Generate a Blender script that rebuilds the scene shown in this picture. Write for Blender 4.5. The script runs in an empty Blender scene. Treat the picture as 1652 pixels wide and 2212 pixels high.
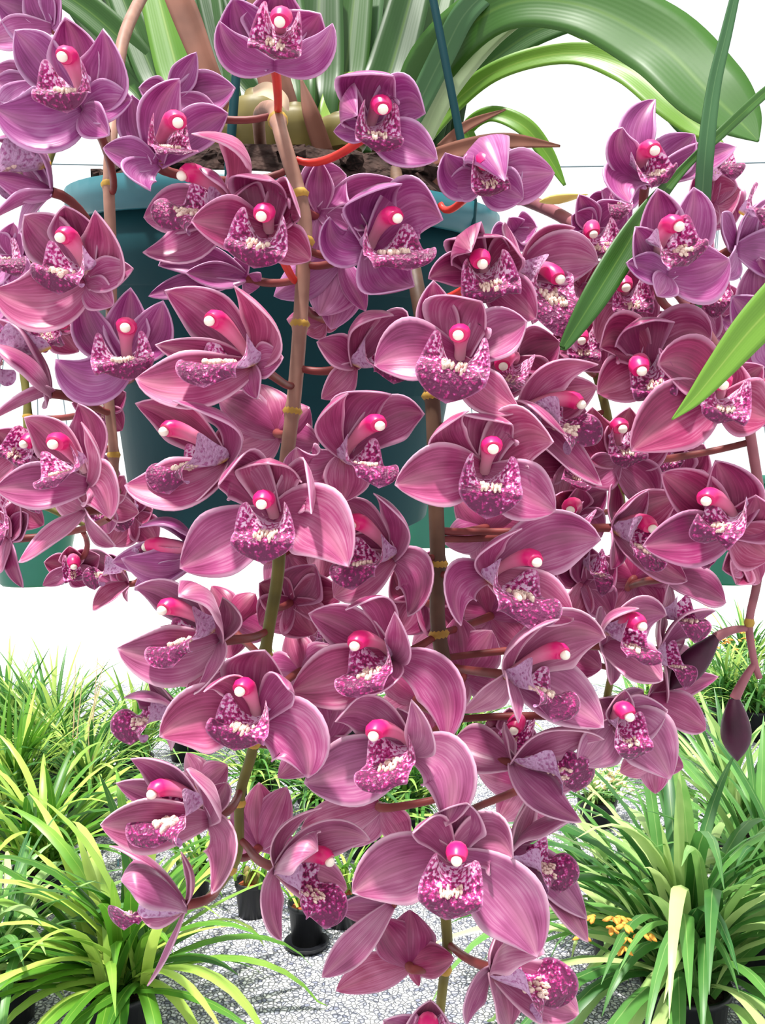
import bpy, math, random
from mathutils import Vector, Matrix
random.seed(7)
C = bpy.context.scene.collection
SC = bpy.context.scene
PI = math.pi
# ------------------------------------------------------------------ camera, sky, sun, exposure
F = 1877.0; CX, CY = 826.0, 1106.0; H = 1.5
cam_data = bpy.data.cameras.new('camera')
cam = bpy.data.objects.new('camera', cam_data); C.objects.link(cam)
cam.location = (0, 0, H); cam.rotation_euler = (PI/2, 0, 0)
cam_data.sensor_fit = 'VERTICAL'; cam_data.sensor_height = 24; cam_data.lens = F*24/2212.0
cam_data.clip_start = 0.02; cam_data.clip_end = 200
SC.camera = cam
SC.view_settings.view_transform = 'Standard'; SC.view_settings.look = 'None'
SC.view_settings.gamma = 1; SC.view_settings.use_curve_mapping = False
SC.view_settings.exposure = 0.16
w = bpy.data.worlds.new('world'); SC.world = w; w.use_nodes = True
bg = w.node_tree.nodes['Background']; bg.inputs[0].default_value = (0.97, 0.985, 1.0, 1); bg.inputs[1].default_value = 1.12
sd = bpy.data.lights.new('sun', 'SUN'); sd.energy = 7.0; sd.angle = math.radians(4); sd.color = (1, 0.97, 0.92)
sun = bpy.data.objects.new('sun', sd); C.objects.link(sun)
sun.rotation_euler = Vector((0.16, 0.24, -1.0)).to_track_quat('-Z', 'Y').to_euler()

# ------------------------------------------------------------------ helpers
def at(x, y, d):
    return Vector(((x-CX)/F*d, d, H-(y-CY)/F*d))

def tag(o, label=None, cat=None, group=None, kind=None):
    if label: o['label'] = label
    if cat: o['category'] = cat
    if group: o['group'] = group
    if kind: o['kind'] = kind
    return o

def empty(name, loc, label=None, cat=None, group=None):
    o = bpy.data.objects.new(name, None); C.objects.link(o); o.location = loc
    o.empty_display_size = 0.01
    return tag(o, label, cat, group)

class MB:
    """collects faces with uvs"""
    def __init__(s): s.v = []; s.f = []; s.uv = []; s.mi = []
    def grid(s, pts, uvs=None, close=False, mat=0):
        nu = len(pts); nv = len(pts[0]); b = len(s.v)
        for r in pts: s.v.extend([tuple(p) for p in r])
        for i in range(nu-1):
            for j in range(nv if close else nv-1):
                k = (j+1) % nv
                s.f.append((b+i*nv+j, b+i*nv+k, b+(i+1)*nv+k, b+(i+1)*nv+j))
                if uvs: s.uv.append((uvs[i][j], uvs[i][k], uvs[i+1][k], uvs[i+1][j]))
                else:
                    s.uv.append(((i/(nu-1), j/nv), (i/(nu-1), (j+1)/nv), ((i+1)/(nu-1), (j+1)/nv), ((i+1)/(nu-1), j/nv)))
                s.mi.append(mat)
    def cap(s, ring, uv=(0, 0), mat=0):
        b = len(s.v); s.v.extend([tuple(p) for p in ring]); s.f.append(tuple(range(b, b+len(ring))))
        s.uv.append(tuple([uv]*len(ring))); s.mi.append(mat)
    def build(s, name, mats, parent=None, origin=None, smooth=True):
        me = bpy.data.meshes.new(name)
        o3 = origin if origin is not None else Vector((0, 0, 0))
        me.from_pydata([(p[0]-o3[0], p[1]-o3[1], p[2]-o3[2]) for p in s.v], [], s.f)
        ul = me.uv_layers.new(name='UVMap'); flat = []
        for q in s.uv:
            for a in q: flat.extend((a[0], a[1]))
        ul.data.foreach_set('uv', flat)
        if not isinstance(mats, (list, tuple)): mats = [mats]
        for m in mats: me.materials.append(m)
        me.polygons.foreach_set('material_index', s.mi)
        me.polygons.foreach_set('use_smooth', [smooth]*len(s.f))
        me.update()
        o = bpy.data.objects.new(name, me); C.objects.link(o)
        if parent is not None: o.parent = parent
        elif origin is not None: o.location = origin
        return o

def frames(path):
    n = len(path); T = []
    for i in range(n):
        a = path[max(0, i-1)]; b = path[min(n-1, i+1)]
        T.append((b-a).normalized())
    ref = Vector((0, 0, 1)) if abs(T[0].z) < 0.9 else Vector((1, 0, 0))
    S = []; s = T[0].cross(ref).normalized()
    for t in T:
        s = (s - t*s.dot(t)).normalized(); S.append(s)
    return T, S

def tube(mb, path, radii, n=10, mat=0, caps=True, flat=1.0):
    if not isinstance(radii, (list, tuple)): radii = [radii]*len(path)
    T, S = frames(path); rings = []
    for p, t, s, r in zip(path, T, S, radii):
        b = t.cross(s)
        rings.append([p + s*(r*math.cos(a)) + b*(r*flat*math.sin(a)) for a in [2*PI*k/n for k in range(n)]])
    mb.grid(rings, close=True, mat=mat)
    if caps: mb.cap(rings[0][::-1], mat=mat); mb.cap(rings[-1], (1, 0), mat=mat)

def lathe(mb, prof, c, ax=Vector((0, 0, 1)), n=48, mat=0):
    ax = ax.normalized(); s = ax.cross(Vector((0, 1, 0))).normalized(); b = ax.cross(s)
    rings = [[c + ax*z + s*(r*math.cos(a)) + b*(r*math.sin(a)) for a in [2*PI*k/n for k in range(n)]] for r, z in prof]
    mb.grid(rings, close=True, mat=mat)

def blob(mb, c, rx, ry, rz, M=None, n=10, m=7, mat=0, noise=0.0):
    rings = []
    for i in range(m+1):
        th = PI*i/m; row = []
        for j in range(n):
            a = 2*PI*j/n; k = 1+random.uniform(-noise, noise)
            p = Vector((rx*math.sin(th)*math.cos(a)*k, ry*math.sin(th)*math.sin(a)*k, rz*math.cos(th)*k))
            if M: p = M @ p
            row.append(c+p)
        rings.append(row)
    mb.grid(rings, close=True, mat=mat)

def catmull(pts, k=8):
    out = []; n = len(pts)
    for i in range(n-1):
        p0 = pts[max(0, i-1)]; p1 = pts[i]; p2 = pts[i+1]; p3 = pts[min(n-1, i+2)]
        for j in range(k):
            t = j/k
            out.append(tuple(0.5*((2*p1[q])+(-p0[q]+p2[q])*t+(2*p0[q]-5*p1[q]+4*p2[q]-p3[q])*t*t+(-p0[q]+3*p1[q]-3*p2[q]+p3[q])*t**3) for q in range(len(p1))))
    out.append(tuple(pts[-1])); return out

def bez(ps, t):
    ps = list(ps)
    while len(ps) > 1: ps = [a.lerp(b, t) for a, b in zip(ps, ps[1:])]
    return ps[0]

# ------------------------------------------------------------------ materials
def lin(c):
    return tuple([((v/255+0.055)/1.055)**2.4 if v/255 > 0.04045 else v/255/12.92 for v in c])+(1,)

class NT:
    def __init__(s, name):
        s.m = bpy.data.materials.new(name); s.m.use_nodes = True; s.t = s.m.node_tree
        s.b = s.t.nodes['Principled BSDF']; s.out = s.t.nodes['Material Output']
    def n(s, typ, **kw):
        x = s.t.nodes.new(typ)
        for k, v in kw.items(): setattr(x, k, v)
        return x
    def l(s, a, b): s.t.links.new(a, b)
    def set(s, **kw):
        for k, v in kw.items(): s.b.inputs[k.replace('_', ' ')].default_value = v
    def math(s, op, a, b=None, clamp=False):
        x = s.n('ShaderNodeMath', operation=op); x.use_clamp = clamp
        for i, v in enumerate((a, b)):
            if v is None: continue
            if isinstance(v, (int, float)): x.inputs[i].default_value = v
            else: s.l(v, x.inputs[i])
        return x.outputs[0]
    def ramp(s, fac, stops):
        r = s.n('ShaderNodeValToRGB'); e = r.color_ramp.elements
        while len(e) < len(stops): e.new(0.5)
        for el, (p, c) in zip(e, stops): el.position = p; el.color = c
        s.l(fac, r.inputs[0]); return r.outputs[0]
    def mix(s, fac, a, b, mode='MIX'):
        x = s.n('ShaderNodeMix', data_type='RGBA', blend_type=mode)
        for i, v in ((0, fac), (6, a), (7, b)):
            if isinstance(v, (int, float, tuple)): x.inputs[i].default_value = v
            else: s.l(v, x.inputs[i])
        return x.outputs[2]
    def bump(s, h, strength=0.3, dist=0.001):
        x = s.n('ShaderNodeBump'); x.inputs['Strength'].default_value = strength; x.inputs['Distance'].default_value = dist
        s.l(h, x.inputs['Height']); s.l(x.outputs[0], s.b.inputs['Normal']); return x
    def translucent(s, col, fac):
        t = s.n('ShaderNodeBsdfTranslucent'); mx = s.n('ShaderNodeMixShader'); mx.inputs[0].default_value = fac
        if isinstance(col, tuple): t.inputs[0].default_value = col
        else: s.l(col, t.inputs[0])
        s.l(s.b.outputs[0], mx.inputs[1]); s.l(t.outputs[0], mx.inputs[2]); s.l(mx.outputs[0], s.out.inputs[0])

def simple(name, col, rough=0.6, noise=0.0, scale=40, spec=0.3, bump=0, bscale=80, bdist=0.001):
    t = NT(name); c = lin(col); t.set(Roughness=rough); t.b.inputs['Specular IOR Level'].default_value = spec
    t.b.inputs['Base Color'].default_value = c
    tc = t.n('ShaderNodeTexCoord')
    if noise:
        nz = t.n('ShaderNodeTexNoise'); nz.inputs['Scale'].default_value = scale; t.l(tc.outputs['Object'], nz.inputs[0])
        d = tuple(v*(1-noise) for v in c[:3])+(1,); u = tuple(min(1, v*(1+noise)) for v in c[:3])+(1,)
        t.l(t.ramp(nz.outputs[0], [(0.3, d), (0.7, u)]), t.b.inputs['Base Color'])
    if bump:
        nz = t.n('ShaderNodeTexNoise'); nz.inputs['Scale'].default_value = bscale; t.l(tc.outputs['Object'], nz.inputs[0]); t.bump(nz.outputs[0], bump, bdist)
    return t.m

def petal_mat(name, deep, mid, rim):
    t = NT(name)
    uvn = t.n('ShaderNodeUVMap'); sep = t.n('ShaderNodeSeparateXYZ'); t.l(uvn.outputs[0], sep.inputs[0])
    u, v = sep.outputs[0], sep.outputs[1]
    av = t.math('MULTIPLY', t.math('ABSOLUTE', t.math('SUBTRACT', v, 0.5)), 2.0)
    tc = t.n('ShaderNodeTexCoord')
    # long veins converging at both ends
    mp = t.n('ShaderNodeMapping'); mp.inputs['Scale'].default_value = (1.3, 17, 1); t.l(uvn.outputs[0], mp.inputs[0])
    nz = t.n('ShaderNodeTexNoise'); nz.inputs['Scale'].default_value = 1.6; nz.inputs['Detail'].default_value = 3; t.l(mp.outputs[0], nz.inputs[0])
    wv = t.math('SINE', t.math('MULTIPLY', v, 62.0))
    vein = t.math('ADD', t.math('MULTIPLY', wv, 0.028), nz.outputs[0])
    n2 = t.n('ShaderNodeTexNoise'); n2.inputs['Scale'].default_value = 38; t.l(tc.outputs['Object'], n2.inputs[0])
    fac = t.math('ADD', t.math('MULTIPLY', vein, 0.42), t.math('MULTIPLY', n2.outputs[0], 0.72))
    pale = tuple(m*0.45+r*0.55 for m, r in zip(lin(mid)[:3], lin(rim)[:3]))+(1,)
    base = t.ramp(fac, [(0.40, lin(deep)), (0.58, lin(mid)), (0.78, pale)])
    # throat end of each segment deeper, midrib line dark
    base = t.mix(t.math('MULTIPLY', t.math('SUBTRACT', 0.45, u, True), 0.9, True), base, lin(deep))
    gloss_band = t.math('MULTIPLY', t.math('SUBTRACT', 1.0, t.math('MULTIPLY', av, 2.4), True), t.math('MULTIPLY', t.math('SUBTRACT', u, 0.35, True), 1.1))  # pale gloss highlight along the ridged middle, painted into the colour
    base = t.mix(gloss_band, base, lin(tuple(int(a*.5+b*.5) for a, b in zip(mid, (250, 214, 206)))))
    rib = t.math('SUBTRACT', 1.0, t.math('MULTIPLY', av, 14.0), True)
    base = t.mix(t.math('MULTIPLY', rib, 0.35), base, lin(deep))
    r1 = t.math('MULTIPLY', t.math('SUBTRACT', av, 0.84), 6.5, True)
    r2 = t.math('MULTIPLY', t.math('SUBTRACT', u, 0.955), 22.0, True)
    rimf = t.math('MULTIPLY', t.math('MAXIMUM', r1, r2), 0.75)
    base = t.mix(rimf, base, lin(rim))
    hs = t.n('ShaderNodeHueSaturation'); oi = t.n('ShaderNodeObjectInfo')
    t.l(t.math('ADD', 0.9, t.math('MULTIPLY', oi.outputs['Random'], 0.2)), hs.inputs['Value'])
    t.l(t.math('ADD', 0.49, t.math('MULTIPLY', oi.outputs['Random'], 0.02)), hs.inputs['Hue'])
    t.l(base, hs.inputs['Color']); base = hs.outputs[0]
    t.l(base, t.b.inputs['Base Color']); t.set(Roughness=0.36)
    t.b.inputs['Specular IOR Level'].default_value = 0.5
    t.b.inputs['Sheen Weight'].default_value = 0.35; t.b.inputs['Sheen Roughness'].default_value = 0.4
    t.b.inputs['Sheen Tint'].default_value = lin((255, 205, 235))
    t.bump(vein, 0.12, 0.0006)
    t.translucent(base, 0.27)
    return t.m

def lip_mat():
    t = NT('lip')
    uvn = t.n('ShaderNodeUVMap'); sep = t.n('ShaderNodeSeparateXYZ'); t.l(uvn.outputs[0], sep.inputs[0])
    u, v = sep.outputs[0], sep.outputs[1]
    av = t.math('MULTIPLY', t.math('ABSOLUTE', t.math('SUBTRACT', v, 0.5)), 2.0)
    tc = t.n('ShaderNodeTexCoord')
    n1 = t.n('ShaderNodeTexNoise'); n1.inputs['Scale'].default_value = 560; n1.inputs['Detail'].default_value = 2; t.l(tc.outputs['Object'], n1.inputs[0])
    n2 = t.n('ShaderNodeTexVoronoi'); n2.inputs['Scale'].default_value = 620; t.l(tc.outputs['Object'], n2.inputs[0])
    k = t.math('ADD', n1.outputs[0], t.math('MULTIPLY', n2.outputs[0], -0.32))
    # more crimson toward the tip
    k = t.math('SUBTRACT', k, t.math('MULTIPLY', t.math('SUBTRACT', u, 0.52), 0.38))
    col = t.ramp(k, [(0.24, lin((104, 4, 72))), (0.38, lin((180, 22, 116))), (0.44, lin((206, 90, 170))), (0.51, lin((238, 204, 232)))])
    rim = t.math('MULTIPLY', t.math('SUBTRACT', av, 0.90), 9.0, True)
    rim2 = t.math('MULTIPLY', t.math('SUBTRACT', u, 0.965), 25.0, True)
    col = t.mix(t.math('MULTIPLY', t.math('MAXIMUM', rim, rim2), 0.6), col, lin((222, 140, 190)))
    # outside of the lip is pale lilac
    geo = t.n('ShaderNodeNewGeometry')
    n3 = t.ramp(n1.outputs[0], [(0.34, lin((168, 96, 150))), (0.50, lin((206, 164, 202)))])
    yel = t.math('MULTIPLY', t.math('SUBTRACT', 0.16, u, True), t.math('SUBTRACT', 0.5, av, True))
    n3 = t.mix(t.math('MULTIPLY', yel, 40.0, True), n3, lin((222, 180, 40)))
    col = t.mix(geo.outputs['Backfacing'], n3, col)
    t.l(col, t.b.inputs['Base Color']); t.set(Roughness=0.5)
    t.b.inputs['Sheen Weight'].default_value = 0.3
    t.bump(k, 0.7, 0.0015)
    t.translucent(col, 0.22)
    return t.m

M = {}
M['rose'] = petal_mat('petal rose', (134, 32, 84), (184, 78, 132), (250, 200, 226))
M['violet'] = petal_mat('petal violet', (128, 28, 100), (176, 76, 148), (244, 194, 234))
M['dusty'] = petal_mat('petal dusty mauve', (132, 46, 90), (180, 94, 140), (246, 202, 222))
M['wine'] = petal_mat('petal wine', (118, 20, 70), (164, 50, 104), (238, 170, 206))
M['lip'] = lip_mat()
def column_mat():
    t = NT('column magenta'); uvn = t.n('ShaderNodeUVMap'); sep = t.n('ShaderNodeSeparateXYZ'); t.l(uvn.outputs[0], sep.inputs[0])
    t.l(t.ramp(sep.outputs[0], [(0.1, lin((196, 146, 156))), (0.55, lin((220, 120, 156))), (0.80, lin((216, 30, 110)))]), t.b.inputs['Base Color'])
    t.set(Roughness=0.35); return t.m
M['column'] = column_mat()
M['cap'] = simple('anther cap cream', (252, 240, 222), 0.35, 0.05, 200, 0.5)
M['callus'] = simple('callus cream', (245, 205, 190), 0.6, 0.3, 500, 0.3, 0.6, 700, 0.001)
M['pedicel'] = simple('pedicel red brown', (118, 52, 50), 0.5, 0.3, 60)
M['pedicel_red'] = simple('pedicel orange red', (214, 56, 48), 0.45, 0.2, 60)
M['pedicel_olive'] = simple('pedicel olive', (140, 92, 52), 0.5, 0.3, 60)
M['node'] = simple('stem node ochre', (176, 140, 60), 0.6, 0.3, 90)
M['tanstem'] = simple('stem tan', (150, 112, 96), 0.55, 0.22, 70, 0.3, 0.3, 120)
M['olivestem'] = simple('stem olive', (104, 98, 44), 0.55, 0.3, 60, 0.3, 0.3, 120)
M['darkstem'] = simple('stem dark olive brown', (92, 68, 52), 0.55, 0.35, 60, 0.3, 0.3, 120)
M['mauvestem'] = simple('stem mauve', (140, 84, 92), 0.55, 0.25, 60, 0.3, 0.3, 120)
M['bud'] = simple('bud maroon', (58, 10, 38), 0.5, 0.35, 70, 0.35, 0.4, 160)
M['pot'] = simple('pot teal plastic shaded', (8, 56, 62), 0.6, 0.12, 12, 0.15, 0.15, 60)  # same plastic as the rim, darkened: shade on the body painted in
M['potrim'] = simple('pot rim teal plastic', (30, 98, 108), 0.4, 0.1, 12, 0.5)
M['potfar'] = simple('far pot green plastic', (24, 104, 84), 0.4, 0.1, 12, 0.5)
M['black'] = simple('black plastic', (20, 21, 26), 0.45, 0.2, 30, 0.45)
M['bark'] = simple('bark mix', (58, 44, 40), 0.95, 0.6, 90, 0.1, 1.0, 120, 0.01)
M['orangebark'] = simple('orange bark mix', (160, 88, 60), 0.95, 0.5, 120, 0.1, 1.0, 160, 0.01)
M['bulb'] = simple('pseudobulb', (122, 110, 60), 0.5, 0.3, 40)
M['stake'] = simple('cane', (214, 186, 150), 0.7, 0.2, 50)
M['wire'] = simple('wire steel', (110, 125, 132), 0.4, 0.1, 30, 0.5)
M['whitewall'] = simple('white sheeting and overexposed ground', (244, 246, 244), 0.8, 0.03, 2)
M['post'] = simple('pale blue post', (186, 206, 216), 0.5, 0.05, 8)
M['tealtag'] = simple('teal plastic tag', (30, 120, 130), 0.45, 0.1, 30)
M['brown'] = simple('dry leaf brown', (110, 70, 56), 0.8, 0.35, 30)
M['paletan'] = simple('dry sheath tan', (190, 165, 140), 0.8, 0.25, 40)
M['yellow'] = simple('yellow bract', (228, 206, 110), 0.6, 0.15, 40)
M['orangefl'] = simple('orange petals', (226, 150, 62), 0.6, 0.4, 60)
M['palefl'] = simple('straw petals', (236, 214, 160), 0.6, 0.3, 60)

def leaf_mat(name, a, b, c, tr=0.35, rough=0.4):
    """u = random of the blade (x) , v = across"""
    t = NT(name)
    uvn = t.n('ShaderNodeUVMap'); sep = t.n('ShaderNodeSeparateXYZ'); t.l(uvn.outputs[0], sep.inputs[0])
    tc = t.n('ShaderNodeTexCoord'); nz = t.n('ShaderNodeTexNoise'); nz.inputs['Scale'].default_value = 9; t.l(tc.outputs['Object'], nz.inputs[0])
    k = t.math('ADD', t.math('MULTIPLY', sep.outputs[0], 0.8), t.math('MULTIPLY', nz.outputs[0], 0.3))
    col = t.ramp(k, [(0.1, lin(a)), (0.5, lin(b)), (0.95, lin(c))])
    rib = t.math('SUBTRACT', 1.0, t.math('MULTIPLY', t.math('ABSOLUTE', t.math('SUBTRACT', sep.outputs[1], 0.5)), 22.0), True)
    col = t.mix(t.math('MULTIPLY', rib, 0.3), col, lin(c))
    wv = t.math('SINE', t.math('MULTIPLY', sep.outputs[1], 95.0))
    t.l(col, t.b.inputs['Base Color']); t.set(Roughness=rough); t.b.inputs['Specular IOR Level'].default_value = 0.5
    t.bump(wv, 0.04, 0.0004)
    t.translucent(col, tr)
    return t.m
M['leaf'] = leaf_mat('leaf green', (36, 78, 26), (70, 120, 42), (140, 176, 80))
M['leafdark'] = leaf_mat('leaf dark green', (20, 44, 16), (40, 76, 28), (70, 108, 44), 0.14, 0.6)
M['leafblue'] = leaf_mat('leaf blue green', (50, 98, 60), (92, 140, 86), (150, 188, 130))
M['leaflime'] = leaf_mat('leaf lime', (96, 150, 46), (144, 186, 70), (204, 220, 120))
M['leafpale'] = leaf_mat('leaf pale', (150, 176, 130), (198, 214, 176), (230, 238, 205), 0.5)
M['clump'] = leaf_mat('clump green', (38, 92, 26), (96, 152, 44), (196, 220, 104), 0.35)
M['clumpR'] = leaf_mat('clump grey green', (40, 96, 42), (104, 158, 76), (206, 226, 150), 0.35)
M['clumpF'] = leaf_mat('far clump green', (34, 86, 40), (88, 146, 62), (190, 214, 112), 0.35)

def gravel_mat():
    t = NT('gravel'); tc = t.n('ShaderNodeTexCoord')
    nz = t.n('ShaderNodeTexNoise'); nz.inputs['Scale'].default_value = 30
    t.l(tc.outputs['Object'], nz.inputs[0])
    ad = t.mix(0.02, tc.outputs['Object'], nz.outputs[1], 'ADD')
    vo = t.n('ShaderNodeTexVoronoi'); vo.inputs['Scale'].default_value = 68; vo.inputs['Randomness'].default_value = 1; t.l(ad, vo.inputs[0])
    ed = t.n('ShaderNodeTexVoronoi', feature='DISTANCE_TO_EDGE'); ed.inputs['Scale'].default_value = 68; t.l(ad, ed.inputs[0])
    sp = t.n('ShaderNodeSeparateColor'); t.l(vo.outputs['Color'], sp.inputs[0])
    col = t.ramp(sp.outputs[0], [(0.0, lin((112, 116, 136))), (0.25, lin((190, 192, 204))), (0.6, lin((236, 236, 240))), (1.0, lin((252, 250, 248)))])
    gap = t.math('MULTIPLY', ed.outputs['Distance'], 9.0, True)
    col = t.mix(gap, lin((58, 60, 72)), col)
    n2 = t.n('ShaderNodeTexNoise'); n2.inputs['Scale'].default_value = 1.3; t.l(tc.outputs['Object'], n2.inputs[0])
    col = t.mix(t.math('MULTIPLY', t.math('SUBTRACT', 0.55, n2.outputs[0], True), 1.0), col, lin((110, 112, 124)))
    t.l(col, t.b.inputs['Base Color']); t.set(Roughness=0.75)
    t.bump(t.math('MINIMUM', t.math('MULTIPLY', ed.outputs['Distance'], 3.0), 0.6), 1.0, 0.012)
    return t.m
M['gravel'] = gravel_mat()

# ------------------------------------------------------------------ setting
def slab(name, x0, x1, y0, y1, z0, z1, mat):
    mb = MB()
    v = [Vector((x, y, z)) for z in (z0, z1) for y in (y0, y1) for x in (x0, x1)]
    for q in ((0, 2, 3, 1), (4, 5, 7, 6), (0, 1, 5, 4), (2, 6, 7, 3), (0, 4, 6, 2), (1, 3, 7, 5)):
        mb.cap([v[i] for i in q])
    o = mb.build(name, mat, smooth=False); tag(o, kind='structure'); return o
slab('floor', -14, 14, -2, 12.4, -0.1, 0, M['gravel'])
slab('overexposed_ground', -14, 14, 7.6, 12.4, 0, 0.012, M['whitewall'])  # added white slab: glare of the overexposed far ground put into colour
slab('wall_back', -14, 14, 12.4, 12.5, 0, 1.42, M['whitewall'])
mbp = MB(); tube(mbp, [Vector((-14, 12.36, 0.1)), Vector((14, 12.36, 0.1))], 0.02, 6)
tag(mbp.build('trim_1', M['post']), kind='structure')

# ------------------------------------------------------------------ stems (polylines also used by the flower stalks)
STEMS = []
def spike(name, pts, r0, r1, mat, label, nodes=()):
    """pts = (px, py, depth)"""
    cs = catmull(pts, 8); path = [at(*c) for c in cs]
    n = len(path); rad = [r0+(r1-r0)*i/(n-1) for i in range(n)]
    for k in nodes:
        i = min(n-1, int(k*n)); rad[i] *= 1.25
    mb = MB(); tube(mb, path, rad, 12)
    root = empty('flower_spike', path[0], label, 'orchid stem', 'flower spikes of the hanging orchids')
    mb.build('stalk', mat, root, path[0])
    for k in nodes:
        i = max(1, min(n-2, int(k*n))); t = (path[i+1]-path[i-1]).normalized()
        m2 = MB(); tube(m2, [path[i]-t*0.0022, path[i], path[i]+t*0.0022], [rad[i]*0.85, rad[i]*1.12, rad[i]*0.85], 12)
        m2.build('stem_node', M['node'], root, path[0])
    STEMS.extend(path)
    return root

spike('s1', [(565, 335, .60), (560, 250, .53), (590, 236, .475), (610, 300, .445), (640, 400, .44), (658, 480, .44), (655, 570, .44), (648, 700, .44), (636, 850, .44), (618, 1000, .44), (605, 1120, .44)],
      .0040, .0037, M['tanstem'], 'thick tan-mauve stem hanging down the middle of the green pot', (.25, .42, .55, .7, .82))
spike('s1b', [(605, 1122, .44), (600, 1240, .44), (580, 1360, .44), (560, 1500, .445), (545, 1620, .45), (518, 1720, .45), (514, 1840, .45), (480, 1905, .45), (440, 1950, .45)],
      .0034, .0022, M['olivestem'], 'olive green stem below the pot running down the left side of the cascade', (.3, .48, .64, .8))
spike('s2', [(330, -40, .62), (300, 5, .58), (265, 90, .54), (250, 200, .52), (240, 300, .50), (235, 400, .49), (240, 540, .49), (240, 700, .48), (235, 850, .48), (246, 1000, .48), (235, 1120, .48)],
      .0040, .0026, M['tanstem'], 'tan stem arching from the top left corner down past the left of the pot', (.35, .5, .62, .75, .88))
spike('s3', [(850, 350, .57), (870, 460, .50), (900, 620, .455), (925, 780, .45), (936, 900, .45), (940, 1050, .45), (945, 1200, .45), (945, 1340, .45), (960, 1450, .45), (972, 1580, .45)],
      .0042, .0040, M['darkstem'], 'dark brown-olive stem right of centre hanging below the pot rim', (.4, .55, .68, .8, .92))
spike('s3b', [(972, 1582, .45), (975, 1700, .455), (968, 1850, .46), (962, 1960, .455), (966, 2050, .45), (955, 2140, .45), (945, 2240, .45)],
      .0034, .0024, M['olivestem'], 'olive green lowest stem ending at the bottom edge below the big lowest bloom', (.5, .75))
spike('s4', [(1040, 400, .66), (1130, 430, .60), (1200, 460, .56), (1270, 500, .53), (1350, 530, .50), (1440, 600, .48), (1500, 680, .47), (1560, 780, .47), (1606, 880, .47), (1630, 1000, .47), (1645, 1120, .47), (1636, 1250, .46), (1618, 1345, .46), (1628, 1425, .46), (1640, 1465, .46)],
      .0046, .0016, M['mauvestem'], 'mauve-brown stem arching out to the right edge and ending in buds', (.2, .3, .45, .6, .75, .85))
spike('s5', [(1180, 560, .60), (1250, 700, .56), (1300, 850, .54), (1330, 1000, .54), (1348, 1150, .54), (1346, 1240, .54), (1330, 1400, .53), (1300, 1560, .52)],
      .0030, .0022, M['olivestem'], 'thin green stem behind the blooms between pot and right hand spike', (.4, .6, .8))
spike('s6', [(120, 300, .62), (60, 500, .60), (40, 700, .58), (60, 900, .57), (40, 1060, .57), (110, 1100, .57), (200, 1140, .57)],
      .0030, .0020, M['olivestem'], 'thin dark stem behind the blooms along the left edge', (.5, .7))

# ------------------------------------------------------------------ flowers
VIEW = Vector((0, -1, 0))
def width_profile(u, kind):
    pk = 0.52
    a = 0.30+0.70*math.sin(PI/2*min(1, u/pk))
    if u > pk:
        x = (u-pk)/(1-pk); e = 2.0 if kind != 's' else 1.6
        a *= max(0.0, 1-x**e)**0.86
    return a

def tepal(O, T, ctrl, wid, N, kind, cup=0.35, base_shift=None):
    nu, nv = 16, 10
    mb = MB(); L = (T-O).length
    ax = (T-O).normalized(); s = ax.cross(N)
    if s.length < 0.15: s = ax.cross(Vector((0, -1, 0)))
    s.normalize(); rows = []; uvs = []
    ph = random.uniform(0, 6)
    pn = None
    for i in range(nu+1):
        u = i/nu
        p = bez([O, ctrl, T], u) if not isinstance(ctrl, list) else bez([O]+ctrl+[T], u)
        q = bez([O, ctrl, T], min(1, u+.02)) if not isinstance(ctrl, list) else bez([O]+ctrl+[T], min(1, u+.02))
        q0 = bez([O, ctrl, T], max(0, u-.02)) if not isinstance(ctrl, list) else bez([O]+ctrl+[T], max(0, u-.02))
        t = (q-q0).normalized(); ss = (s-t*s.dot(t)).normalized(); n = ss.cross(t)
        if pn is None:
            if n.dot(N) < 0: sg = -1
            else: sg = 1
            pn = 1
        n = n*sg
        hw = wid/2*width_profile(u, kind); row = []; uvr = []
        for j in range(nv+1):
            v = -1+2*j/nv
            c = cup*(0.6+0.4*math.sin(PI*u))
            off = n*(hw*c*(v*v) - hw*0.05*math.exp(-(v/.16)**2) + hw*0.05*math.sin(u*9+ph+v*2)*v*v)
            row.append(p+ss*(hw*v*(1-0.12*abs(c)*v*v))+off); uvr.append((u, j/nv))
        rows.append(row); uvs.append(uvr)
    mb.grid(rows, uvs); return mb

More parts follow.
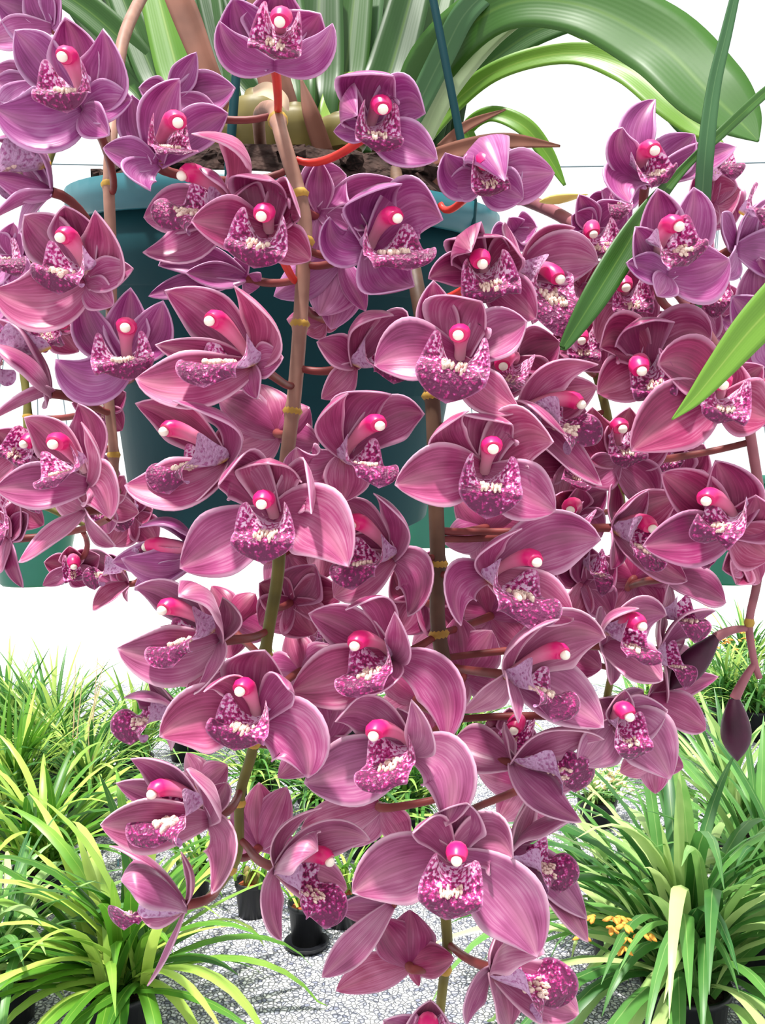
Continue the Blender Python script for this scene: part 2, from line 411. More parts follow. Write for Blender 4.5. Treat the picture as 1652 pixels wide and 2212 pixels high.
def sstep(a, b, x):
    x = max(0.0, min(1.0, (x-a)/(b-a))); return x*x*(3-2*x)
def lip_mesh(Ob, N, U, R, Lp, W, S, cap3):
    mb = MB(); O = Ob; nu, nv = 22, 20
    bend = (cap3-U*.24*S+N*.20*S) if cap3 is not None else Lp+N*0.16*S+U*0.42*S
    P = [O-U*.05*S, O+N*0.26*S-U*0.24*S, bend, Lp]
    N2 = (N*.22+VIEW*.78).normalized() if N.dot(VIEW) > .2 else N
    R2 = (U-N2*U.dot(N2)).normalized().cross(N2); RA = R
    rows = []; uvs = []; ph = random.uniform(0, 6)
    for i in range(nu+1):
        u = i/nu; R = RA.lerp(R2, sstep(.25, .48, u)); p = bez(P, u); t = (bez(P, min(1, u+.02))-bez(P, max(0, u-.02))).normalized()
        r = (R-t*R.dot(t)).normalized(); n = r.cross(t)
        ref = U*(1-u)+(N+N2)*u*.8
        if n.dot(ref) < 0: n = -n
        wf = (.45+.55*sstep(0, .2, u))*(1-sstep(.26, .50, u))
        g = 0.62+0.38*sstep(.1, .45, u)
        if u > .70: g *= max(0, 1-((u-.70)/.30)**2.4)**0.6
        hw = W/2*g; H_ = .31*S*wf
        row = []; uvr = []
        for j in range(nv+1):
            v = -1+2*j/nv; av = abs(v)
            rf = math.sin(v*9+ph+u*5)*0.07*max(0, u-.35)*av**1.5+0.018*math.sin(u*34+ph)*av**3
            off = n*(H_*av**2.3+hw*(rf*1.6-.16*sstep(.6, 1, u)*av*av))
            x = hw*v*(1-0.12*wf*av*av)
            row.append(p+r*x+off+t*(.10*S*wf*av**3)); uvr.append((u, j/nv))
        rows.append(row); uvs.append(uvr)
    mb.grid(rows, uvs)
    # callus: two rough ridges down the throat
    cb = MB()
    for k in range(26):
        u = random.uniform(.38, .66); p = bez(P, u); t = (bez(P, u+.02)-bez(P, u-.02)).normalized()
        r = (R-t*R.dot(t)).normalized(); n = r.cross(t)
        if n.dot(U*(1-u)+N*u*1.4) < 0: n = -n
        x = random.choice((-1, 1))*random.uniform(.02, .17)*W*(1.5-u)
        Mx = Matrix((r, t, n)).transposed()
        blob(cb, p+r*x+n*0.02*W, .026*W, .055*W, .05*W, Mx, 6, 5, noise=.25)
    return mb, cb

GROUP = 'orchid flowers on the hanging spikes'
FLOWERS = []
def flower3(O, N, tepals, cap3, lip3, lipW, S, mat, label, pedmat='pedicel', ped=True, up=None, name='orchid_flower', group=GROUP, detail=True):
    root = empty(name, O, label, 'flower', group)
    for kind, T, ctrl, wd, cup in tepals:
        mb = tepal(O, T, ctrl, wd, N, kind, cup)
        o = mb.build('petal' if kind == 'p' else 'sepal', M[mat], root, O)
        md = o.modifiers.new('thickness', 'SOLIDIFY'); md.thickness = 0.0007; md.offset = 0
    if lip3 is not None:
        c3 = cap3 if cap3 is not None else lip3+Vector((0, 0, .03))
        U = (c3-lip3); U = U-N*U.dot(N)
        if U.length < 1e-4: U = Vector((0, 0, 1))
        U.normalize(); R = U.cross(N).normalized()
        B = O+U*max(0, .38*S-(O-lip3).dot(U))
        mb, cb = lip_mesh(B, N, U, R, lip3, lipW, S, cap3)
        lo = mb.build('lip', M['lip'], root, O)
        md = lo.modifiers.new('smooth', 'SUBSURF'); md.levels = 1; md.render_levels = 1
        if detail: cb.build('callus', M['callus'], lo, O)
        if cap3 is not None:
            P = [O.lerp(B, .6), O.lerp(B, .6)+U*.12*S+N*.12*S, cap3-N*.08*S+U*.12*S, cap3]
            path = [bez(P, k/10) for k in range(11)]
            m3 = MB(); tube(m3, path, [.0026+.0022*sstep(.2, .8, k/10) - .0008*sstep(.85, 1, k/10) for k in range(11)], 12, flat=.85)
            co = m3.build('column', M['column'], root, O)
            m4 = MB(); blob(m4, cap3+N*.0012-U*.0006, 0.0024, .0023, .0022, None, 12, 9)
            m4.build('anther_cap', M['cap'], co, O)
    if ped:
        cand = [(p-O).length*(1+0.9*max(0, (p-O).normalized().dot(N))) for p in STEMS]
        k = min(range(len(cand)), key=lambda i: cand[i]); A = STEMS[k]
        if (A-O).length > .11: A = O+(A-O).normalized()*.07
        if isinstance(ped, tuple): A = at(*ped)
        D = (A-O); P = [O, O-N*min(.018, .4*D.length), A.lerp(O, .35)+Vector((0, .6*max(0, D.length-.03), -.004)), A]
        m5 = MB(); tube(m5, [bez(P, i/12) for i in range(13)], [.0024-.0006*i/12 for i in range(13)], 10)
        m5.build('pedicel', M[pedmat], root, O)
    return root

def nvec(yaw, pitch):
    y = math.radians(yaw); p = math.radians(pitch)
    return Vector((math.sin(y)*math.cos(p), -math.cos(y)*math.cos(p), math.sin(p)))

def solve(px, py, O, N, f, S, dep, Lmax=1.25):
    """3-D point on the sight line of (px, py) whose height over the flower plane is f*S, limited by segment length"""
    base = at(px, py, dep); d = base-O; nz = N.dot(VIEW)
    room = math.sqrt(max(0.0, (Lmax*S)**2-d.length**2))
    room = max(room, .12*S)
    if abs(nz) > .2: k = (f*S-d.dot(N))/nz
    else: k = 0
    k = max(-room, min(room, k))
    return at(px, py, dep-k)

def FL(label, O, dep, ang, D=None, P=(), SP=(), cap=None, lip=None, mat='rose', ped=True, pm='pedicel', S=None, cups=(.45, .40, .30)):
    """O px of the heart, ang (yaw, pitch), segments (x, y, width[, dz[, cx, cy, cdz]]) in photo px, dz in units of S towards the viewer"""
    if S is None: S = .044
    o = at(O[0], O[1], dep); N = nvec(*ang); k = dep/F
    T = []
    segs = ([('s', D, .20, cups[0])] if D else [])+[('p', p, .14, cups[1]) for p in P]+[('s', s, .02, cups[2]) for s in SP]
    for kind, sg, f, cup in segs:
        x, y, wd = sg[:3]
        if len(sg) > 3 and sg[3] is not None: t3 = at(x, y, dep-sg[3]*S)
        else: t3 = solve(x, y, o, N, f, S, dep)
        if len(sg) > 4: c3 = at(sg[4], sg[5], dep-sg[6]*S)
        else:
            mid = o.lerp(t3, .5); c3 = mid-N*((.20 if kind == 'p' or sg is D else .02)*(t3-o).length)
            if kind == 's' and sg is not D: c3 = mid+N*(.12*(t3-o).length)
        T.append((kind, t3, c3, wd*k*1.26, cup))
    cap3 = at(cap[0], cap[1], solve(cap[0], cap[1], o, N, .42, S, dep, 1.0).y) if cap else None
    l3 = solve(lip[0], lip[1], o, N, .34, S, dep, 1.1) if lip else None
    if l3 is not None and 20 <= abs(ang[0]) < 100:
        l3 = at(lip[0], lip[1], l3.y-.42*S)
        if cap3 is not None: cap3 = at(cap[0], cap[1], cap3.y-.20*S)
    return flower3(o, N, T, cap3, l3, (lip[2]*k*(1.32 if 28 < abs(ang[0]) < 100 else 1.0) if lip else 0), S, mat, label, pm, ped)

# --- middle of the pot and below
FL('rose orchid facing front at the pot bottom, two broad lower sepals spread wide', (592, 1115), .385, (-6, 4), (578, 1002, 125, .5, 590, 960, -.2),
   [(472, 1048, 105, .4, 500, 960, -.1), (672, 1110, 100, .5, 700, 990, -.1)], [(388, 1228, 122), (752, 1225, 135, .35, 700, 1090, .15)], (566, 1087), (570, 1218, 132))
FL('bright crimson-lipped orchid bloom facing front, white anther cap, right of centre at mid pot height', (992, 775), .385, (-4, 12), (1040, 652, 135, .45, 985, 640, -.2),
   [(936, 606, 78, .15, 925, 700, -.2), (1138, 695, 100, .1, 1080, 720, -.1)], [(808, 790, 118, .1, 880, 740, .3), (1124, 888, 80, .1, 1030, 860, .1)], (990, 724), (962, 872, 150))
FL('half hidden orchid bloom with folded pale hood just left of the bright crimson-lipped one', (765, 790), .43, (50, 5), (850, 682, 85, .6, 740, 640, .2),
   [(898, 738, 70, 0, 880, 650, -.2)], [(684, 738, 72, .2), (694, 862, 60, .1)], None, (850, 830, 70), mat='rose')
FL('crimson-throated orchid with bright pink left sepal, on the central stem under the pot rim', (580, 500), .39, (-4, -4), (585, 392, 120, .55, 565, 350, 0),
   [(505, 428, 90, .3, 500, 400, -.1), (648, 470, 90, .3, 640, 400, 0)], [(413, 478, 95, .45), (672, 562, 74, 0)], (566, 466), (548, 580, 130), mat='wine', pm='pedicel_red', ped=(640, 608, .44))
FL('mauve orchid turned right under the pot rim, right of the central stem', (800, 535), .41, (32, -4), (868, 398, 110, .7, 745, 385, .1),
   [(956, 475, 110, .35, 905, 390, .1), (765, 500, 60, .1, 765, 420, .1)], [(712, 468, 84, .2, 700, 560, .1), (895, 618, 125, .2, 820, 640, -.1)], (855, 470), (880, 585, 110), mat='violet')
FL('flat purple orchid segments against the pot rim, just right of the central stem', (690, 462), .46, (10, 0), (690, 345, 52), [(748, 378, 100, 0, 690, 400, 0), (860, 392, 80)], [(665, 600, 80), (800, 520, 60)], None, None, mat='violet')
FL('orchid bloom with curled red-centred petal, dark throat, right below the pot rim', (1048, 600), .40, (4, -12), (1085, 512, 150, .4, 1030, 495, 0),
   [(1018, 545, 88, .7, 950, 460, .3), (1128, 560, 80, .4, 1120, 520, .1)], [(925, 602, 62, .3, 980, 560, .2), (1158, 690, 84, .2)], (1040, 568), (1058, 655, 125), mat='wine', pm='pedicel_red', ped=(893, 655, .455))
FL('topmost violet orchid bloom cut by the upper edge on a red stalk, centre', (592, 142), .39, (2, -22), (602, -45, 130, .3, 600, 60, -.5),
   [(503, -5, 115, .2, 520, 80, -.3), (692, 30, 125, .2, 665, 90, -.3)], [(474, 45, 64, .35, 490, 140, .1), (718, 50, 60, .3, 700, 150, .1)], (605, 45), (592, 128, 110), mat='violet', pm='pedicel_red', ped=(590, 240, .475))
FL('violet orchid bloom above the pot rim on a red stalk, right of the central stem', (800, 285), .40, (12, -14), (850, 165, 120, .6, 770, 130, .1),
   [(918, 245, 95, .25, 880, 180, .1), (772, 250, 74, .5, 690, 180, .2)], [(720, 284, 42, .1), (945, 345, 85, .2)], (826, 234), (815, 330, 100), mat='violet', pm='pedicel_red', ped=(640, 345, .445))
FL('dark violet orchid bloom folded half closed above the right end of the pot rim', (1040, 395), .42, (8, -14), (1090, 392, 95, .7, 1010, 210, .3),
   [(962, 330, 80, .3, 965, 400, .1), (1130, 340, 90, .1)], [(1198, 374, 95, 0), (1130, 430, 80, .1), (962, 405, 60, .1)], (1052, 356), (1058, 425, 80), mat='violet', pm='pedicel_red', ped=(950, 440, .50))
# --- upper left
FL('orchid bloom with cream anther near the top left corner, broad left sepal reaching the edge', (178, 238), .40, (-16, -6), (140, 38, 112, .3, 190, 110, -.2),
   [(32, 66, 90, .1, 90, 120, -.2), (222, 62, 115, .4, 275, 190, 0)], [(-12, 232, 115, .3, 90, 300, .2), (286, 214, 78), (236, 292, 66, .2)], (138, 122), (145, 245, 122), mat='violet')
FL('orchid bloom between the left stem and the top edge, slender petals pointing up', (340, 355), .40, (25, -6), (388, 170, 78, .2, 320, 240, 0),
   [(285, 205, 80, 0, 290, 300, -.2), (492, 245, 74, 0, 430, 260, -.2)], [(222, 320, 62, .2), (326, 412, 66, .3, 260, 380, .2)], (383, 264), (385, 335, 90), mat='violet')
FL('mauve petals of an orchid bloom seen behind, under the green leaves at upper left', (370, 215), .45, (10, 0), (424, 113, 50), [(508, 190, 84), (300, 190, 60)], [(480, 270, 60)], None, None, mat='violet')
FL('orchid bloom turned left with striped pale hood, over the left end of the pot rim', (500, 445), .40, (-42, -4), (414, 290, 95, .8, 590, 270, .2),
   [(430, 365, 60, .5, 480, 360, .5), (520, 330, 70, 0, 545, 380, -.3)], [(308, 545, 95, .1, 430, 560, 0), (310, 470, 90, -.2)], (398, 378), (362, 500, 90), mat='rose')
FL('orchid bloom in profile on the left edge below the top left bloom', (112, 415), .41, (-60, -2), (-10, 300, 130, .4, 110, 260, 0),
   [(30, 330, 70, -.3), (-20, 380, 60, .4)], [(-20, 475, 74, .3), (40, 505, 50, -.3)], None, (-10, 425, 110), mat='violet')
FL('orchid bloom facing left front, magenta column, left of the pot at rim height', (186, 612), .40, (-18, -2), (140, 445, 105, .35, 185, 470, -.2),
   [(52, 465, 100, .15, 110, 500, -.2), (205, 455, 118, .55, 290, 560, 0)], [(-15, 625, 115, .3, 90, 690, .2), (288, 580, 64), (246, 660, 66, .1)], (134, 512), (128, 637, 125), mat='rose')
FL('orchid facing straight front left of the pot, three dark upper petals, one left sepal', (276, 785), .405, (0, 6), (282, 622, 88, .1, 282, 720, -.4),
   [(178, 640, 72, .15, 185, 740, -.3), (352, 650, 86, .1, 350, 740, -.3)], [(120, 776, 92, .1, 200, 870, .1), (330, 800, 60, -.3)], (272, 707), (280, 824, 128), mat='violet')
FL('large orchid bloom turned left in front of the pot, left of the central stem', (545, 790), .39, (-30, 2), (356, 628, 105, .35, 470, 650, -.2),
   [(505, 618, 105, .75, 640, 700, .2), (335, 745, 62, .3)], [(292, 818, 108, .35, 400, 850, .3), (612, 772, 66, .2), (556, 862, 46, .2)], (456, 692), (440, 838, 112), mat='rose')
FL('dim orchid bloom with a pale folded petal against the pot, above the large left-turned bloom', (530, 600), .45, (-30, 0), (342, 574, 62, .2, 420, 540, .1), [(500, 560, 60, 0), (400, 590, 50, .3)], [(320, 640, 50, .1), (560, 620, 50, -.1)], None, None, mat='violet')
FL('orchid bloom turned left low on the pot, pale curved hood and purple lip hanging', (490, 1000), .40, (-42, 2), (292, 872, 88, .1, 400, 880, -.3),
   [(372, 866, 84, .7, 560, 880, .3), (500, 910, 90, 0, 520, 960, -.2)], [(268, 1048, 100, .3, 380, 1080, .3), (414, 1088, 40, .3, 450, 1060, .2)], (358, 930), (366, 1068, 84), mat='rose')
FL('orchid bloom left of the pot facing left front, star-shaped with pointed sepals', (192, 1048), .40, (-28, 2), (52, 902, 88, .1, 130, 920, -.2),
   [(168, 872, 95, .1, 230, 920, -.1), (175, 912, 46, .7, 240, 980, .5)], [(-10, 1056, 84, .3), (238, 1122, 100, .15, 230, 1020, .2)], (118, 958), (122, 1052, 92), mat='rose')
FL('orchid bloom seen from beneath, its long lower sepal under the star-shaped left bloom', (185, 1105), .44, (-60, -10), None, [(100, 1060, 70)], [(40, 1215, 82, .2, 120, 1170, .2), (250, 1180, 50)], None, (85, 1110, 60), mat='rose')
FL('orchid bloom in profile on the left edge at mid height, layered pale petals', (110, 850), .42, (-62, 0), (-10, 690, 90, .2, 80, 690, 0),
   [(-15, 745, 100, .5, 90, 760, .4), (60, 740, 60, -.3)], [(-15, 905, 84, .3, 60, 860, .3), (100, 880, 46, .1)], None, (-15, 820, 100), mat='rose')
FL('magenta orchid segments filling the upper left corner', (112, 62), .44, (-30, -10), (120, -40, 70), [(-10, 0, 95), (60, -50, 80)], [(-20, 90, 60)], None, None, mat='violet')
FL('orchid sepals on the left edge under the corner bloom', (75, 185), .47, (-40, 0), None, [(-20, 150, 60), (-30, 190, 60)], [(60, 260, 60), (-10, 260, 60)], None, None, mat='violet')
FL('shaded orchid bloom with dark speckled lip on the left edge above the star-shaped bloom', (60, 985), .48, (-10, 0), (40, 920, 60), [(-10, 930, 60), (100, 930, 50)], [(-20, 1050, 60), (90, 1060, 50)], (55, 958), (30, 1005, 70), mat='wine')
FL('dark orchid bloom in the lower left of the left cluster, cut by the edge', (20, 1165), .50, (-30, 0), (40, 1080, 60), [(-20, 1100, 70), (60, 1110, 50)], [(-10, 1240, 60), (50, 1270, 40)], None, (-10, 1190, 50), mat='wine')
FL('dim orchid bloom between the two left-hand front-facing blooms', (110, 705), .48, (-10, 0), (90, 640, 60), [(30, 660, 60), (170, 660, 70)], [(60, 760, 60), (170, 760, 60)], (130, 700), (130, 750, 60), mat='wine')
FL('rear orchid bloom on the left edge between the two profile blooms', (30, 560), .49, (-20, 0), (30, 480, 70), [(-30, 520, 70), (80, 500, 60)], [(-20, 610, 60), (70, 620, 60)], None, (40, 600, 60), mat='violet')
# --- centre, backs of blooms on the pot
FL('orchid bloom seen from the back against the pot, pointed sepal beside the central stem', (735, 560), .455, (170, 0), (640, 520, 60), [(592, 640, 76), (790, 672, 44)], [(690, 682, 100, -.1), (715, 712, 90, -.4)], None, None, mat='violet')
FL('purple orchid bloom hanging small and dim behind the central stem at mid pot', (700, 690), .485, (160, 0), None, [(620, 690, 46), (735, 700, 40)], [(660, 720, 50)], None, None, mat='wine')
FL('orchid bloom seen from the back behind the central stem, low on the pot', (600, 935), .455, (165, 5), (560, 830, 84), [(472, 858, 88), (668, 880, 84)], [(500, 968, 92), (690, 960, 60)], None, None, mat='rose')
FL('orchid bloom turned right with cream throat, low on the pot between the two main stems', (742, 985), .40, (26, 2), (845, 852, 95, .5, 740, 830, 0),
   [(752, 850, 62, .8, 660, 880, .4), (916, 895, 86, .1, 860, 870, -.1)], [(640, 965, 95, .2, 640, 1060, .3), (740, 1085, 90, .1)], (818, 918), (818, 1055, 95), mat='rose')
FL('front-facing orchid whose broad left sepal folds over the dark stem', (1045, 1020), .385, (6, 2), (1105, 918, 120, .4, 1040, 860, -.1),
   [(1012, 888, 75, .6, 890, 920, .2), (1195, 955, 118, .3, 1120, 900, -.1)], [(852, 1048, 112, .35, 950, 1020, .4), (1200, 1105, 110, .1)], (1064, 968), (1050, 1122, 132), mat='rose')
FL('pale striped orchid bloom turned far right, lilac lip, right of the pot', (1125, 890), .41, (52, 2), (1292, 788, 92, .4, 1160, 760, .3),
   [(1290, 835, 95, -.1), (1225, 945, 80, .5, 1150, 840, .4)], [(1300, 1050, 112, .2, 1180, 960, .2), (1120, 1000, 60, -.2)], (1250, 872), (1258, 965, 84), mat='rose')
FL('large orchid bloom turned right beside the pot rim, lilac speckled lip and pointed right petal', (1128, 590), .42, (50, 0), (1242, 492, 72, .2, 1150, 500, .1),
   [(1292, 568, 96, .1, 1210, 540, .1), (1090, 480, 50, -.2)], [(1150, 700, 70, .2), (1245, 760, 70, -.3)], (1205, 602), (1200, 725, 100), mat='rose')
FL('orchid bloom in shade between the pot and the pale striped bloom', (1110, 780), .47, (20, 0), (1060, 700, 80), [(1020, 740, 70), (1210, 740, 95)], [(1050, 860, 80), (1180, 850, 80)], (1085, 790), (1085, 835, 60), mat='wine')
FL('orchid with curled white tip hanging between the two stems at the pot bottom', (848, 1205), .415, (-42, 0), (700, 1085, 100, 0, 780, 1090, -.2),
   [(806, 1066, 66, .7, 905, 1110, .4), (740, 1170, 70, -.2)], [(880, 1332, 98, .3, 950, 1230, .4), (720, 1290, 100, -.1)], (762, 1132), (762, 1275, 80), mat='rose')
FL('orchid right of the dark stem with yellow spot at its heart and pointed right petal', (1058, 1245), .40, (32, 2), (1128, 1142, 62, .6, 1010, 1170, .3),
   [(1298, 1166, 122, .15, 1180, 1130, -.1), (1230, 1110, 90, -.2)], [(996, 1352, 84, .4, 945, 1230, .4), (1240, 1340, 100, .1)], (1156, 1212), (1142, 1358, 115), mat='rose')
FL('right-turned orchid with pale lilac lip side, directly below the yellow-spotted one', (1095, 1458), .40, (44, 2), (1208, 1338, 60, .6, 1080, 1350, .4),
   [(1308, 1378, 130, .1, 1200, 1320, -.1)], [(1120, 1562, 56, .5, 1100, 1480, .4), (1305, 1572, 120, .05, 1200, 1480, 0), (1000, 1540, 80, -.2)], (1216, 1412), (1196, 1560, 88), mat='dusty')
FL('orchid bloom seen from the back beside the dark stem, three petals fanned up', (1000, 1460), .47, (170, 10), (988, 1330, 90), [(950, 1370, 76), (1062, 1362, 92)], [(1090, 1500, 70), (950, 1540, 70)], None, None, mat='rose')
FL('left-turned orchid with pale column, left of the lower end of the dark stem', (845, 1425), .40, (-26, 0), (852, 1322, 58, .8, 890, 1400, .5),
   [(666, 1326, 88, .1, 760, 1330, -.1), (746, 1318, 60, .4, 840, 1230, .2)], [(628, 1494, 112, .2), (962, 1605, 98, .3, 1000, 1440, .3), (790, 1500, 50, .5, 860, 1470, .5)], (768, 1392), (775, 1508, 112), mat='rose')
FL('orchid bloom facing left front lower middle, long right sepal drooping to a point', (888, 1625), .39, (-22, 2), (888, 1512, 62, .8, 945, 1600, .6),
   [(724, 1560, 82, .3, 780, 1480, 0), (858, 1530, 70, 0)], [(656, 1692, 122, .1), (962, 1786, 112, .35, 1020, 1620, .4)], (808, 1586), (822, 1716, 120), mat='dusty')
FL('orchid bloom facing front left lower middle with broad rounded side sepals and glossy column', (552, 1562), .39, (-10, 4), (572, 1405, 130, .4, 560, 1420, -.2),
   [(622, 1490, 72, .6, 640, 1440, .2), (440, 1495, 50, .5, 500, 1420, .2)], [(344, 1592, 122, .2, 440, 1520, .1), (665, 1682, 125, .3, 680, 1550, .3)], (520, 1490), (508, 1622, 130), mat='rose')
FL('left-turned orchid with rounded pale hood, just below the pot on the left', (475, 1385), .40, (-40, 2), (290, 1270, 80, .1, 380, 1250, -.1),
   [(386, 1290, 100, .8, 470, 1220, .6), (480, 1290, 84, 0, 530, 1330, -.1)], [(252, 1400, 108, .3, 370, 1440, .2), (418, 1500, 46, .4, 490, 1440, .4)], (354, 1316), (372, 1442, 92), mat='dusty')
FL('orchid petals hidden under the hooded left bloom, dark tip pointing left', (490, 1450), .45, (-30, -10), (302, 1455, 58), [(400, 1500, 60), (420, 1420, 50)], [(470, 1540, 60)], None, None, mat='wine')
FL('orchid bloom on the left margin of the cascade seen from behind, pointed pink petal', (390, 1545), .43, (-55, 0), (268, 1508, 92, .3, 330, 1470, .2), [(320, 1470, 60, 0)], [(370, 1620, 50, -.2)], None, (282, 1610, 74), mat='dusty')
FL('magenta orchid bloom in profile at the pot bottom, left of the big middle bloom', (430, 1195), .42, (-55, -10), (300, 1140, 78, .4, 390, 1080, .2), [(262, 1205, 80, .3, 360, 1270, .3), (240, 1215, 70, -.1)], [(300, 1250, 60, 0), (290, 1275, 60, .1)], (322, 1180), (300, 1190, 34), mat='violet')
FL('orchid bloom turned left in the lower left with white curled tip and purple ruffled lip', (450, 1770), .40, (-40, 2), (282, 1640, 86, .2, 370, 1630, -.1),
   [(402, 1662, 84, .8, 500, 1690, .6), (250, 1692, 74, -.1), (490, 1690, 80, -.2)], [(216, 1782, 98, .3), (456, 1932, 92, .3, 525, 1810, .3)], (332, 1712), (335, 1832, 112), mat='dusty')
FL('lowest left orchid in profile, cupped pale petal and long thread-like sepal', (402, 1955), .41, (-66, 0), (236, 1828, 66, .1, 340, 1830, 0),
   [(262, 1902, 105, .5, 310, 1850, .6), (390, 1840, 50, -.1, 440, 1900, -.1)], [(318, 2130, 28, .2, 380, 2050, .3), (300, 1975, 60, 0)], None, (268, 2010, 62), mat='dusty')
FL('lower orchid with cupped pale petal and long sepal hanging straight down', (598, 1875), .41, (56, 2), (695, 1745, 48, .1, 570, 1770, .1),
   [(686, 1838, 92, .6, 640, 1790, .7), (800, 1815, 80, -.1, 700, 1760, -.2)], [(608, 2032, 62, .2, 555, 1950, .3), (750, 1920, 80, 0)], (708, 1858), (702, 2008, 74), mat='dusty')
FL('orchid bloom seen from the back behind the lower left olive stem', (560, 1830), .47, (160, 5), (560, 1690, 96), [(620, 1700, 70), (500, 1750, 80)], [(450, 1800, 70), (640, 1820, 50)], None, None, mat='rose')
FL('orchid sepals fanned behind, between the front-facing lower left bloom and the centre', (700, 1600), .47, (160, 5), (740, 1500, 80), [(660, 1480, 90), (800, 1660, 70)], [(600, 1680, 70), (690, 1720, 80)], None, None, mat='rose')
FL('orchid bloom seen from the back under the lower middle bloom', (820, 1740), .46, (165, -5), None, [(650, 1790, 74), (690, 1755, 60)], [(880, 1830, 60), (760, 1830, 60)], None, None, mat='rose')
FL('largest low orchid facing the viewer, white anther and wide sepals over the gravel', (975, 1855), .38, (0, 6), (1008, 1735, 105, .3, 985, 1740, -.2),
   [(892, 1800, 66, .5, 920, 1740, 0), (1108, 1855, 112, .15, 1070, 1770, -.1)], [(760, 1930, 125, .1, 860, 1850, .1), (1160, 2068, 132, .2, 1120, 1920, .1)], (986, 1855), (962, 1988, 135), mat='dusty')
FL('orchid bloom turned right behind the largest low bloom, pale stripe on its upper petal', (1105, 1840), .44, (60, 0), (1252, 1770, 110, .3, 1160, 1740, .1), [(1160, 1700, 90, -.1), (1080, 1760, 60, -.3)], [(1268, 1985, 92, .1, 1180, 1880, .1), (1270, 2035, 88, .2)], None, (1206, 1930, 76), mat='dusty')
FL('orchid at the bottom with cupped pale petal, two sepals hanging to the lower edge', (1062, 2092), .41, (54, 2), (1078, 2010, 70, 0), [(1176, 2060, 98, .6, 1090, 1990, .6)],
   [(1008, 2215, 74, .3, 1000, 2140, .2), (1250, 2190, 100, -.1), (1100, 2225, 110, .1)], None, (1196, 2182, 98), mat='dusty')
FL('orchid bloom seen from the back left of the lowest stem, petals fanned over the gravel', (884, 2085), .44, (172, 0), (885, 1965, 95), [(820, 1985, 84), (980, 2070, 66)], [(725, 2140, 72), (905, 2130, 20)], None, None, mat='wine')
FL('orchid bloom with a long blade-like sepal pointing down left above the gravel', (845, 1955), .425, (-30, -20), None, [(725, 1965, 64, 0), (760, 1900, 60, 0)], [(695, 2112, 58, .2)], None, None, mat='dusty')
FL('orchid bloom cut by the bottom edge under the lowest stem', (925, 2275), .41, (0, 10), (930, 2160, 90, .2, 920, 2200, -.2), [(828, 2205, 88, .1), (1010, 2225, 84, .1)], [(780, 2300, 90), (1050, 2300, 90)], (925, 2225), (925, 2300, 90), mat='dusty')
# --- right side
FL('orchid bloom high on the right against the white sky, pointed petal rising', (1395, 395), .42, (-10, -4), (1416, 214, 66, 0, 1340, 280, .1),
   [(1345, 275, 60, .3, 1315, 330, .2), (1500, 290, 84, 0)], [(1362, 440, 84, .3, 1310, 370, .2), (1590, 318, 60, -.2)], (1412, 325), (1440, 395, 74), mat='violet')
FL('dark violet orchid bloom in front of the vertical leaf at upper right', (1440, 595), .395, (12, -6), (1420, 408, 100, .4, 1400, 480, -.2),
   [(1498, 405, 90, .2, 1500, 500, -.2), (1372, 490, 78, .3, 1390, 560, 0)], [(1352, 568, 56, .2), (1576, 560, 115, .1, 1520, 600, 0), (1420, 640, 60, .1)], (1462, 488), (1485, 575, 105), mat='violet')
FL('violet orchid bloom cut by the right edge at upper right', (1590, 540), .42, (50, -5), (1665, 430, 84), [(1560, 460, 60), (1640, 440, 70)], [(1680, 560, 90), (1560, 600, 60)], None, (1660, 500, 80), mat='violet')
FL('bright pink backlit orchid bloom behind the vertical leaf, upper right', (1540, 440), .46, (-20, 0), (1560, 350, 70), [(1600, 410, 84), (1500, 380, 60)], [(1590, 480, 90), (1500, 500, 60)], None, (1585, 390, 60), mat='rose')
FL('shaded violet orchid segments near the right edge above the bright green leaf', (1660, 720), .43, (-30, 0), (1580, 640, 84, .2), [(1640, 555, 95), (1700, 600, 80)], [(1560, 690, 60), (1690, 800, 80)], None, None, mat='violet')
FL('backlit orchid bloom under the arching stem right of the pot, dark speckled lip', (1285, 500), .50, (0, -8), (1250, 420, 50), [(1235, 465, 60), (1352, 440, 74)], [(1340, 560, 60), (1230, 560, 50)], (1280, 505), (1290, 560, 84), mat='violet')
FL('small backlit orchid bloom just above the arching stem at upper right', (1320, 445), .52, (20, 0), (1300, 410, 50), [(1390, 400, 50), (1270, 430, 40)], [(1360, 480, 50)], None, (1330, 480, 50), mat='violet')
FL('very dark orchid bloom right of the cut green blade, upper right cluster', (1350, 640), .47, (0, -4), (1345, 560, 70), [(1290, 600, 60), (1420, 590, 70)], [(1290, 740, 70), (1400, 720, 80)], (1350, 620), (1362, 690, 84), mat='wine')
FL('wine orchid bloom with red-lit hood and crimson column, right cluster mid height', (1395, 790), .41, (-8, -2), (1385, 700, 110, .5, 1370, 660, .1),
   [(1295, 752, 95, .2, 1330, 690, .1), (1535, 735, 105, .1, 1470, 690, 0)], [(1290, 850, 92, 0), (1480, 870, 80, 0)], (1384, 800), (1408, 862, 95), mat='wine')
FL('wine orchid bloom partly covered by the bright green leaf, cream throat', (1552, 865), .40, (0, 2), (1570, 760, 90, .1), [(1420, 788, 108, .3, 1490, 760, .2), (1648, 790, 76, .1)],
   [(1662, 905, 110, .1), (1362, 975, 125, .2, 1460, 880, .3)], (1560, 830), (1548, 916, 100), mat='wine')
FL('dark wine orchid bloom facing left front, right of the pale striped bloom', (1335, 1000), .45, (10, 2), (1360, 880, 84, .1), [(1280, 880, 84, .2, 1260, 960, .1), (1450, 940, 80)], [(1420, 1080, 84), (1260, 1040, 70)], (1342, 925), (1350, 1012, 80), mat='wine')
